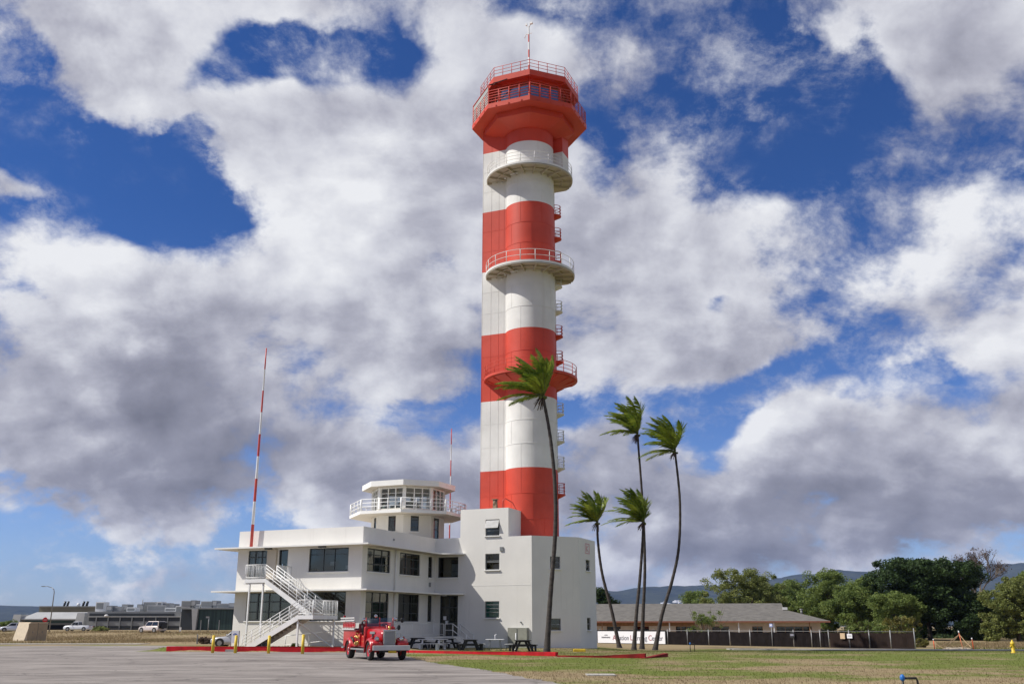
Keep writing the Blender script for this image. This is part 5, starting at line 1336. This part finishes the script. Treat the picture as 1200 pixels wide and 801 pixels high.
q = MB(); q.cyl((0, 0, .6), .04, 1.2, 10); q.cyl((0, 0, .04), .12, .08, 10); tag(q.build('white_pipe', WPL, None, loc=gq(604.5, 761)), 'thin white upright pipe in front of the grey meter cabinet', 'pipe')
# yellow parking block and slab in the lawn
g_ = gq(679, 763); q = MB(); q.prism([(-.43, -.13), (.43, -.13), (.43, .13), (-.43, .13)], -.02, .19); tag(q.build('parking_block', M['yellow'], None, loc=g_, bevel=.04), 'yellow concrete parking block lying on the lawn right of the front palm', 'parking block')
g_ = gq(704, 790.6); q = MB(); q.prism(rough_edge([(-.52, -.5), (.52, -.5), (.52, .55), (-.52, .55)], .2, .02, 4), -.05, .035); tag(q.build('ground_cover', M['concrete'], None, loc=g_), 'flat pale concrete cover slab sunk in the straw coloured lawn', 'cover slab')
# irrigation risers
def riser(px, ytop, Y, w, rz, label):
    p = at(px, ytop, Y); z0 = gz(p[0], Y); H = p[2] - z0
    t = thing('irrigation_riser', (p[0], Y, z0), rz, label, 'pipe', 'black irrigation risers with blue caps')
    q = MB(); q.tube([(0, 0, -.1), (0, 0, H - .12)], .028, 8); q.tube([(0, 0, H - .10), (w * .94, 0, H - .10), (w, 0, H - .16), (w + .02, 0, -.1)], .028, 8); q.build('pipe', M['black'], t)
    q = MB(); q.sphere((0, 0, H - .09), .065, 10, 8, sc=(1, 1, 1.3)); q.build('cap', M['blue'], t)
riser(1057, 789, 25, .36, 0, 'black bent irrigation pipe with blue cap in the right foreground')
riser(808.5, 752, 74, .33, radians(10), 'black and blue irrigation pipe standing in the shade beyond the kerbs')
# ---------------------------------------------------------------- low house on the right
M['shingle'] = mat('shingle', (0.155, 0.145, 0.130), 0.9, 0.28, 1.2, bump=0.3, stretch=(1, 3, 1))
M['house_wall'] = mat('house_wall', (0.58, 0.50, 0.40), 0.8, 0.12, 0.8); M['house_wood'] = mat('house_wood', (0.30, 0.16, 0.07), 0.7, 0.25); M['house_red'] = mat('house_trim', (0.26, 0.10, 0.06), 0.7, 0.2)
hr = at(973, 727, 150); ho_ = thing('low_house', (hr[0], 150, -.5), radians(-11), 'long single storey beige house with a low grey hipped roof behind the fence', 'house')
HL, HD = 52.0, 13.0; ze = hr[2] + .5; zr = at(928, 706, 156)[2] + .5
# local x runs left along the front: 0 at right eave corner, -HL at far left
q = MB(); xr = -6.4
E0, E1, E2, E3 = (-HL, 0, ze), (0, 0, ze), (0, HD, ze), (-HL, HD, ze)
R0, R1 = (-HL, HD / 2, zr), (xr, HD / 2, zr)
zg = zr - .95; g0, g1 = (xr + .1, HD / 2 - 1.9, zg), (xr + .1, HD / 2 + 1.9, zg)
q.face((E0, E1, g0, R1, R0)); q.face((E1, E2, g1, g0)); q.face((E2, E3, R0, R1, g1))
q.face([(p[0], p[1], p[2] - .22) for p in (E0, E1, E2, E3)], 2); q.face((g0, g1, R1), 1)
for a, b in ((E0, E1), (E1, E2), (E2, E3)): q.face((a, b, (b[0], b[1], b[2] - .22), (a[0], a[1], a[2] - .22)), 2)
rf_ = q.build('roof', [M['shingle'], M['black'], M['house_red']], ho_)
q = MB(); q.cyl((-3.6, 5.0, ze + 1.35), .16, .8, 10); q.cyl((-3.6, 5.0, ze + 1.75), .26, .14, 10); q.build('roof_vent', M['galv'], rf_)
q = MB(); q.box((xr + .3, HD / 2 - 2.2, zg + .1), (.7, .5, .4)); q.build('roof_box', M['white_plastic'], rf_)
q = MB(); ops = []
for k, (a, wd) in enumerate(((2, 3), (10, 3.2), (17, 2.4), (21, 2.6), (26.5, 2.2), (30, 2.2), (34, 2), (37.5, 2), (41, 2.6), (46.0, 1.6))): ops.append((HL - 1.2 - 50 + a + 0.0, a + wd, 1.0, 2.35))
ops = [(a, a + wd, 1.05, ze - .75) for a, wd in ((1.5, 2.0), (5.5, 2.4), (9.5, 2.0), (13.5, 2.6), (17.8, 2.2), (22.0, 2.4), (28.5, 3.2), (34.0, 2.6), (40.0, 1.6), (43.6, 5.2), (49.4, .9))]
wp0, wp1 = (-HL + .6, 1.4), (-1.3, 1.4)
wall(q, wp0, wp1, -.3, ze - .2, [o for o in ops if o[1] < 50], .15, .8); wall(q, wp1, (-1.3, HD - 1.2), -.3, ze - .2, [(1.5, 3.0, .9, 2.2)], .15, .8)
q.build('wall', [M['house_wall'], M['interior']], ho_)
for o in [o for o in ops if o[1] < 50]: window(ho_, wp0, wp1, o, 4 if o[1] - o[0] > 3 else 2, 1, M['house_wood'], sill=False, rowz=[], mw=.08)
q = MB(); q.box2((-HL + .6, 1.31, ze - .72), (-20, 1.39, ze - .22)); q.build('fascia_board', M['house_wood'], ho_)
for k in range(9):
    q = MB(); q.box((-3.0 - k * 5.2, .35, (ze - .22) / 2 - .1), (.16, .16, ze - .02)); q.build('porch_post', M['white_paint'] if k % 3 else M['house_wood'], ho_)
# ---------------------------------------------------------------- screened fence
fa, fb = at(690, 752, 136), at(1071.5, 758, 100)
FA, FB = Vector((fa[0], 136, 0)), Vector((fb[0], 100, 0)); fd_ = FB - FA; FLn = fd_.length; fang = atan2(fd_.y, fd_.x)
fz = lambda s: gz(*(FA + fd_ * s).to_2d())
fn = thing('screened_fence', (FA.x, FA.y, -.5), fang, 'long chain link fence covered with dark brown screen cloth in front of the house', 'fence')
M['screen'] = mat('screen_cloth', (0.016, 0.013, 0.013), 0.95, 0.35, 1.5, bump=.2, spec=.08); M['screen2'] = mat('screen_brown', (0.030, 0.021, 0.018), 0.95, 0.25, 1.5, bump=.2, spec=.08)
def fs(px):   # distance along the fence whose sight line passes through pixel column px
    rx, ry = ray(px, 745)[0], ray(px, 745)[1]
    # FA + fd*s = k*(rx,ry)
    det = fd_.x * (-ry) - fd_.y * (-rx); s = ((-FA.x) * (-ry) - (-FA.y) * (-rx)) / det
    return s * FLn
posts = [690, 703, 727, 745, 766, 782.5, 805.5, 830.5, 855, 879, 905, 930, 951, 961, 971, 995, 1018.5, 1043.5, 1071.5]
ps = [fs(p) for p in posts]
for i in range(len(ps) - 1):
    q = MB(); n = 6; a, b = ps[i] + .06, ps[i + 1] - .06; rn = random.Random(i)
    for k in range(n):
        u0, u1 = a + (b - a) * k / n, a + (b - a) * (k + 1) / n
        sg = lambda u: .05 * sin((u - a) / (b - a) * pi)
        y0, y1 = .04 * sin(k * 2.3 + i), .04 * sin((k + 1) * 2.3 + i)
        q.face(((u0, y0, .03), (u1, y1, .03), (u1, y1, 1.56 - sg(u1)), (u0, y0, 1.56 - sg(u0))))
    q.build('screen_panel', M['screen2'] if i > 13 else M['screen'], fn, fix=False)
for i, s in enumerate(ps):
    q = MB(); q.cyl((s, .0, .86), .065 if i % 2 else .05, 1.8 if i < 18 else 2.3, 8); q.sphere((s, 0, 1.76), .07, 8, 5); q.build('post', M['galv'], fn)
q = MB(); q.tube([(ps[0], .03, 1.66), (ps[-1], .03, 1.66)], .03, 6); q.build('top_rail', M['galv'], fn)
# banner
s0, s1 = fs(701.5), fs(780.5); bw = s1 - s0; bh = 1.50
bn = thing('fence_banner', tuple(FA + Vector((cos(fang), sin(fang), 0)) * ((s0 + s1) / 2) + Vector((sin(fang), -cos(fang), 0)) * .16 + Vector((0, 0, -.5))), fang, 'white banner on the fence reading Aviation Learning Center behind the palm trunks', 'banner')
q = MB(); q.box((0, 0, .08 + bh / 2), (bw, .03, bh)); q.build('cloth', M['sign_white'], bn)
q = MB()
for a, b in (((-bw / 2 - .09, 0, .08 + bh / 2), (.18, .05, bh + .22)), ((bw / 2 + .09, 0, .08 + bh / 2), (.18, .05, bh + .22))): q.box(a, b)
q.box((0, 0, bh + .13), (bw, .05, .14)); q.build('border', M['black'], bn)
M['ink_red'] = mat('ink_red', (0.30, 0.04, 0.06), 0.6, .05); M['ink_grey'] = mat('ink_grey', (0.07, 0.065, 0.09), 0.6, .05)
def text(s, size, x, z, m, parent, y=-.03, name='lettering', ax='LEFT', rot=(pi / 2, 0, 0)):
    cu = bpy.data.curves.new(name, 'FONT'); cu.body = s; cu.size = size; cu.align_x = ax; cu.extrude = .004
    tmp = bpy.data.objects.new(name, cu); col.objects.link(tmp); bpy.context.view_layer.update()
    dg = bpy.context.evaluated_depsgraph_get(); me = bpy.data.meshes.new_from_object(tmp.evaluated_get(dg)); wdt = tmp.dimensions.x
    bpy.data.objects.remove(tmp); me.materials.clear(); me.materials.append(m)
    o = bpy.data.objects.new(name, me); col.objects.link(o); o.parent = parent; o.location = (x, y, z); o.rotation_euler = rot; return o, wdt
x = -bw / 2 + bw * .235
for big_c, rest in (('A', 'viation'), ('L', 'earning'), ('C', 'enter')):
    o, w_1 = text(big_c, .92, x, .46, M['ink_red'], bn); x += w_1 + .05
    o, w_1 = text(rest, .86, x, .46, M['ink_grey'], bn); x += w_1 + .24
q = MB(); lx = -bw / 2 + bw * .13
q.face([(lx - .35, -.03, 1.02), (lx - .1, -.03, 1.12), (lx + .35, -.03, 1.11), (lx + .3, -.03, 1.0), (lx, -.03, 1.04)]); q.build('emblem', M['sign_dark'], bn)
q = MB()
for k in range(13): q.box((lx - .75 + k * .125, -.03, .78 - .01 * (k % 2)), (.07, .01, .15 + .05 * (k % 3 == 0)))
q.build('small_print', M['ink_grey'], bn)
# signs on the fence
def fsign(px, zc, w, h, m, label, mark=None, post=False, round_=False):
    s = fs(px); p = FA + Vector((cos(fang), sin(fang), 0)) * s + Vector((sin(fang), -cos(fang), 0)) * .18
    t = thing('fence_sign', (p.x, p.y, -.5), fang, label, 'sign')
    q = MB()
    if round_: q.cyl((0, 0, zc), w / 2, .03, 20, axis='y')
    else: q.box((0, 0, zc), (w, .03, h))
    q.build('panel', m, t)
    if mark: q = MB(); q.box((0, -.025, zc + .02), (w * .62, .01, h * .32)); q.build('mark', mark, t)
    if post: q = MB(); q.tube([(0, .05, -.2), (0, .05, zc)], .04, 6); q.build('post', M['galv'], t)
fsign(905.5, 2.28, .42, .36, mat('pale_blue_sign', (.30, .36, .62), .5, .05), 'small pale blue sign on a post rising above the fence', M['sign_white'], True)
fsign(929.5, 1.25, .72, .66, M['black'], 'round black sign with a grey square hanging on the fence', mat('grey_mark', (.22, .22, .27), .6, .1), False, True)
fsign(988.5, 1.2, .56, .58, mat('tan_sign', (.58, .43, .27), .6, .08), 'tan square sign on the fence, left of the white one')
fsign(996.8, 1.2, .60, .44, M['sign_white'], 'white sign on the fence beside the tan square one', mat('pale_mark', (.5, .5, .52), .6, .05))
# ---------------------------------------------------------------- barrier, hydrant, lamp
def cone_post(px, Y, h_, lean, label):
    p = gp(px, Y); t = thing('marker_post', p, 0, label, 'post', 'orange marker posts with tape')
    q = MB(); q.tube([(0, 0, 0), (lean * h_, 0, h_)], .05, 8); q.build('post', M['orange'], t)
    q = MB(); q.tube([(lean * h_, 0, h_), (lean * h_ * 1.12, 0, h_ * 1.16)], .06, 8); q.build('reflector', M['sign_white'], t); return p, h_, lean
A_ = cone_post(1093, 99, .85, -.03, 'orange marker post nearest the fence, left of the spoil heap'); B_ = cone_post(1126, 102, 1.5, -.14, 'tall tilted orange marker post in the middle of the tape'); C_ = cone_post(1138.5, 98.5, .95, -.05, 'orange marker post on the right of the spoil heap')
q = MB()
def tp_(P): return Vector((P[0][0] + P[2] * P[1], P[0][1] - .06, P[0][2] + P[1] * .92))
base_ = Vector(A_[0]); ta, tb, tcc = tp_(A_), tp_(B_), tp_(C_)
gA = Vector(gp(1103, 98.7)) + Vector((0, 0, .12)); gB = Vector(gp(1126, 98.6)) + Vector((0, 0, .15)); gC = Vector(gp(1110, 98.8)) + Vector((0, 0, .5)); gD = Vector(gp(1101, 98.7)) + Vector((0, 0, .35))
for a, b in ((ta, gA), (gA, gC), (gC, tb), (tb, gB), (gB, tcc), (tb, gD), (tb, Vector(gp(1136, 98.6)) + Vector((0, 0, .2)))): 
    m_p = a.lerp(b, .5) + Vector((0, 0, -.08)); q.bar(a - base_, m_p - base_, .012, .07); q.bar(m_p - base_, b - base_, .012, .07)
tag(q.build('barrier_tape', M['tape'], None, loc=tuple(base_)), 'sagging striped tape strung between the three orange posts', 'tape')
q = MB(); hp = gp(1122, 98.8); 
for k in range(9): rn = random.Random(k); q.sphere((rn.uniform(-1.3, 1.3), rn.uniform(-.3, .4), .02), rn.uniform(.18, .42), 9, 6, sc=(1.6, 1, .55))
tag(q.build('spoil_heap', mat('spoil', (.40, .34, .26), .95, .3, 3, bump=.4), None, loc=hp), 'low heap of pale dug earth among the orange posts', 'earth heap')
p = gp(1184.5, 67.0); t = thing('fire_hydrant', (p[0], p[1], p[2]), .2, 'yellow fire hydrant on the lawn below the right hand tree', 'hydrant')
q = MB(); q.lathe([(.16, 0), (.17, .06), (.12, .08), (.115, .62), (.15, .66), (.15, .72), (.12, .80), (.05, .90), (.04, .97), (.001, .98)], 16); q.v = [(v[0] * .95, v[1] * .95, v[2] * .86) for v in q.v]; q.build('barrel', M['yellow'], t)
for s in (-1, 1): q = MB(); q.cyl((s * .13, 0, .44), .05, .12, 10, axis='x'); q.build('outlet', M['yellow'], t)
p = gp(57.5, 168); t = thing('street_lamp', p, 0, 'tall grey street lamp with curved arm on the left field', 'street lamp')
Ht = at(64, 688, 168)[2] - p[2]
q = MB(); q.tube([(0, 0, -.2), (0, 0, Ht - .8), (-.12, 0, Ht - .3), (-.5, 0, Ht)], [.11, .08, .07, .06], 8); q.tube([(-.5, 0, Ht), (-1.3, 0, Ht + .22), (-1.7, 0, Ht + .22)], .05, 6); q.build('pole', M['galv'], t)
q = MB(); q.box((-1.95, 0, Ht + .2), (.6, .22, .12)); q.build('lamp_head', M['frame_grey'], t)
p = gp(243.5, 190); t = thing('street_lamp', p, 0, 'short street lamp in front of the dark green corrugated building', 'street lamp'); Ht = at(243, 722, 190)[2] - p[2]
q = MB(); q.tube([(0, 0, -.2), (0, 0, Ht)], .08, 6); q.build('pole', M['galv'], t); q = MB(); q.box((-.25, 0, Ht - .1), (.6, .2, .3)); q.build('lamp_head', M['galv'], t)
p = gp(51, 166); t = thing('road_sign', p, .1, 'small round red sign on a post behind the tan storage box', 'road sign')
q = MB(); q.tube([(0, .06, -.2), (0, .06, 2.5)], .04, 6); q.build('post', M['galv'], t); q = MB(); zt = at(51, 725.7, 166)[2] - p[2]; q.prism([(.42 * cos(radians(22.5 + 45 * k)), .42 * sin(radians(22.5 + 45 * k))) for k in range(8)], -.02, .02); q.v = [(v[0], v[2], v[1] + zt) for v in q.v]; q.build('panel', M['red_light'], t)
q = MB(); q.box((0, -.03, zt), (.52, .01, .14)); q.build('bar_mark', mat('sign_pink', (.5, .3, .3), .6, .05), t)
for px_, Y_, h_, lab in ((211, 170, .75, 'short white marker post on the field before the long building'), (234.5, 172, 1.9, 'slim pale post left of the short street lamp'), (256, 172, 1.9, 'slim pale post right of the short street lamp'), (232, 100, .9, 'thin brown post on the field left of the silver sedan')):
    q = MB(); q.box((0, 0, h_ / 2), (.3 if h_ < .8 else .1, .12, h_)); q.cyl((0, 0, h_), .06, .05, 8); tag(q.build('marker_post', M['white_paint'] if h_ < .8 else M['galv'], None, loc=gp(px_, Y_)), lab, 'post')
# ---------------------------------------------------------------- campus buildings far left
YF = 262.0
def fx(px, Y): return at(px, 735, Y)[0]
def fzz(py, Y): return at(300, py, Y)[2]
M['metal_light'] = mat('metal_light', (0.42, 0.42, 0.41), 0.5, 0.1, .3); M['metal_grey'] = mat('metal_grey', (0.26, 0.27, 0.27), 0.55, 0.12, .3); M['olive_roof'] = mat('olive_roof', (0.21, 0.20, 0.15), .7, .15, .3)
M['teal'] = mat('teal_glass', (0.030, 0.075, 0.070), 0.2, .2, .2); M['dark_clad'] = mat('dark_clad', (0.030, 0.036, 0.040), .4, .2, .2)
def rib_green():
    m, nt, b, out = new_mat('ribbed_green'); co = objco(nt, (1, 0, 0)); n = xnoise(co, 1.4, 2, .5)
    nt.links.new(xmix(xsmooth(n, .42, .58), (.014, .036, .032), (.028, .062, .054)), b.inputs['Base Color']); b.inputs['Roughness'].default_value = .5; return m
M['ribbed'] = rib_green()
def pbox(mb, px0, py0, px1, py1, Y, dep, mi=0, lean=0.0):
    x0, x1 = fx(px0, Y), fx(px1, Y); z0, z1 = fzz(py1, Y), fzz(py0, Y)
    mb.box2((x0, Y, z0), (x1, Y + dep, z1), mi)
def rel(o, t): pass
def bld(name, px, Y, label):
    t = thing(name, (0, 0, 0), 0, label, 'building', 'low campus buildings beyond the dry field'); return t
def part(t, name, m, L, Y, dep=4):
    q = MB()
    for k, b in enumerate(L): pbox(q, *b, Y, dep)
    return q.build(name, m, t)
# slanted metal building
t = bld('metal_building', 60, YF, 'pale building with slanted metal face, green glass strip and pylons at far left')
q = MB(); Y = YF
xa, xb = fx(28, Y), fx(97, Y); z1, z0 = fzz(716.5, Y), fzz(724.5, Y)
V_ = [(xa + 1.2, Y + 3.5, z1), (xb, Y + 3.5, z1), (xb, Y - 1.5, z0), (xa - .6, Y - 1.5, z0), (xa + 1.2, Y + 14, z1), (xb, Y + 14, z1), (xb, Y + 14, z0 - .3), (xa - .6, Y + 14, z0 - .3), (xb, Y - 1.5, z0 - .3), (xa - .6, Y - 1.5, z0 - .3)]
q.add(V_, [(0, 3, 2, 1), (0, 1, 5, 4), (3, 9, 8, 2), (9, 7, 6, 8), (0, 4, 7, 9, 3), (1, 2, 8, 6, 5)]); q.build('canopy_roof', M['metal_light'], t)
part(t, 'window', M['teal'], [(27, 724.6, 91, 729.4)], Y + 1, 6); part(t, 'lower_wall', M['metal_grey'], [(27, 729.4, 92, 731.6)], Y + .8, 6); part(t, 'open_bay', M['interior'], [(27, 731.7, 80, 738.5)], Y + 2, 6); part(t, 'wall', M['metal_light'], [(80, 731.7, 92, 738.5)], Y + 1.5, 6)
for a, b, tp in ((16, 26, 719.5), (90, 100.5, 717.5)):
    x0, x1 = fx(a, Y), fx(b, Y); zt, zb_ = fzz(tp, Y), fzz(738, Y); q = MB(); dd = (x1 - x0) * .16
    q.add([(x0, Y - 2.2, zb_), (x1 + dd * .3, Y - 2.2, zb_), (x1, Y - 1.6, zt), (x0 + dd, Y - 1.6, zt), (x0, Y + 5, zb_), (x1 + dd * .3, Y + 5, zb_), (x1, Y + 5, zt), (x0 + dd, Y + 5, zt)], [(0, 1, 2, 3), (7, 6, 5, 4), (0, 4, 5, 1), (1, 5, 6, 2), (2, 6, 7, 3), (3, 7, 4, 0)]); q.build('pylon', M['metal_light'], t)
# flat olive building behind with stacks
t = bld('flat_building', 75, 300, 'flat olive grey building with dark exhaust stacks behind the metal one'); Y = 300
part(t, 'wall', M['olive_roof'], [(43, 710.8, 112, 738)], Y, 20); part(t, 'parapet', M['metal_grey'], [(42.6, 709.6, 112.4, 710.9)], Y - .3, 20.6)
for a, b in ((64, 66.6), (67.8, 70.4), (86.4, 89.2), (90.6, 93.6)):
    x0, x1 = fx(a, Y), fx(b, Y); q = MB(); q.tube([((x0 + x1) / 2 - .15, Y + 4, fzz(710, Y)), ((x0 + x1) / 2 + .15, Y + 4, fzz(703.6, Y))], (x1 - x0) / 2, 10); q.build('exhaust_stack', M['dark_clad'], t)
q = MB(); q.sphere((fx(83.5, Y), Y + 3, fzz(707.8, Y)), .55, 10, 6); q.build('dish', M['white_plastic'], t)
# long dark glazed building
t = bld('long_building', 155, 255, 'long low building with dark window bands and white plant on its roof'); Y = 255
part(t, 'wall', M['metal_grey'], [(100.5, 716.0, 213, 740)], Y + .5, 26)
part(t, 'upper_window', M['dark_clad'], [(103, 718.2, 202, 721.2)], Y + .2, 2); part(t, 'band', M['metal_light'], [(102, 721.4, 210, 722.6)], Y - .2, 2); part(t, 'window', M['dark_clad'], [(103, 722.8, 210, 727.2)], Y + .1, 2)
part(t, 'lower_band', M['metal_grey'], [(103, 727.4, 210, 732.8)], Y, 2); part(t, 'lower_window', M['dark_clad'], [(103, 733.0, 210, 735.6)], Y + .1, 2)
for px_ in range(111, 208, 14): part(t, 'column', M['metal_grey'], [(px_, 722.8, px_ + .9, 738)], Y - .3, .5)
part(t, 'end_pier', M['metal_light'], [(210, 719.5, 214, 738)], Y - 1.2, 6)
q = MB(); q.sphere((fx(124.5, Y), Y - .8, fzz(721, Y)), .42, 10, 6, sc=(1.3, .6, .8)); q.build('dish', M['white_plastic'], t)
rn = random.Random(3); Mx = [M['white_paint'], M['metal_light'], M['metal_grey'], M['metal_light'], M['dark_clad']]
U = [(109, 704.8, 119, 715.6, 0, 16), (122, 709, 129, 715.5, 2, 8), (130, 710, 137, 715.5, 1, 9), (140, 707.5, 148, 715.5, 2, 14), (146, 711, 156, 715.5, 0, 6), (158, 707.5, 166, 715, 2, 12), (165, 704.8, 180, 711, 1, 18), (170, 708.5, 192, 715.3, 1, 10), (181, 704.5, 187, 710.5, 0, 15), (186, 706, 196, 713, 1, 16), (191, 711.5, 205, 715.5, 0, 5), (196, 707, 203, 712, 2, 14), (203.5, 709.2, 211, 718.5, 0, 3)]
for a, b, c, d, k, off in U:
    q = MB(); x0, x1 = fx(a, Y + off), fx(c, Y + off); z0, z1 = fzz(d + 1.5, Y + off), fzz(b, Y + off); q.box2((x0, Y + off, z0), (x1, Y + off + 3.5, z1)); q.box2((x0 + .2, Y + off - .05, z0 + (z1 - z0) * .35), (x1 - .2, Y + off, z1 - .25), 1); q.build('rooftop_unit', [Mx[k], Mx[2 if k < 2 else 1]], t)
q = MB(); q.tube([(fx(164, Y + 12), Y + 12, fzz(708, Y)), (fx(164, Y + 12), Y + 12, fzz(700.5, Y))], .1, 6); q.build('aerial', M['galv'], t)
# ribbed green building
t = bld('ribbed_building', 242, 245, 'dark green ribbed metal building with a leaning pale pylon, beside the terminal'); Y = 245
part(t, 'wall', M['ribbed'], [(231.5, 713.5, 290, 740)], Y, 22); part(t, 'dark_bay', M['dark_clad'], [(211, 712.5, 226, 740)], Y + 1, 22); part(t, 'eave', M['metal_grey'], [(210.5, 711.6, 290, 713.2)], Y - .5, 23)
x0, x1 = fx(224.2, Y), fx(231.5, Y); q = MB(); zt, zb_ = fzz(713.0, Y), fzz(738.5, Y)
q.add([(x0 + .6, Y - 1, zb_), (x1 - .25, Y - 1, zb_), (x1, Y - 1, zt), (x0, Y - 1, zt), (x0 + .6, Y + 2, zb_), (x1 - .25, Y + 2, zb_), (x1, Y + 2, zt), (x0, Y + 2, zt)], [(0, 1, 2, 3), (7, 6, 5, 4), (0, 4, 5, 1), (1, 5, 6, 2), (2, 6, 7, 3), (3, 7, 4, 0)]); q.build('pylon', M['metal_light'], t)
for a, b, c, d, k in ((210, 703.5, 222, 711.5, 1), (221, 702.8, 227, 711.5, 2), (224.5, 707.5, 232, 711.8, 0), (233, 704, 247, 711.5, 1), (246, 703.2, 252, 711, 2), (252, 706.5, 266, 711.8, 1), (266, 706, 274, 711.5, 2), (276, 706, 290, 711.5, 1)):
    q = MB(); x0, x1 = fx(a, Y + 8), fx(c, Y + 8); z0, z1 = fzz(d + 1.5, Y + 8), fzz(b, Y + 8); q.box2((x0, Y + 8, z0), (x1, Y + 11.5, z1)); q.box2((x0 + .15, Y + 7.95, z0 + (z1 - z0) * .4), (x1 - .15, Y + 8, z1 - .2), 1); q.build('rooftop_unit', [Mx[k], Mx[2 if k < 2 else 1]], t)
# move each far building's origin to its own foot
for o in list(col.objects):
    if o.type == 'EMPTY' and o.get('group') == 'low campus buildings beyond the dry field':
        ch_ = [c for c in col.objects if c.parent == o]; xs = [v.co.x for c in ch_ for v in c.data.vertices]; ys = [v.co.y for c in ch_ for v in c.data.vertices]
        d = Vector(((min(xs) + max(xs)) / 2, min(ys), .7)); o.location = d
        for c in ch_: c.location = -d
# pink outlined letter sign on the block's right face
mb = MB(); 
bx, by = b_(11.98, 17.2)
def strip(y0, z0, y1, z1): mb.bar((bx + .012, by + y0, z0), (bx + .012, by + y1, z1), .055, .02, up=(1, 0, 0))
for a in ((-.55, 7.72, .55, 7.72), (-.55, 8.52, .55, 8.52), (-.55, 7.72, -.55, 8.52), (.55, 7.72, .55, 8.52), (-.25, 7.85, -.25, 8.40), (-.25, 8.12, .3, 8.40), (-.25, 8.12, .3, 7.85)): strip(*a)
mb.build('painted_mark', M['pink'], blk)
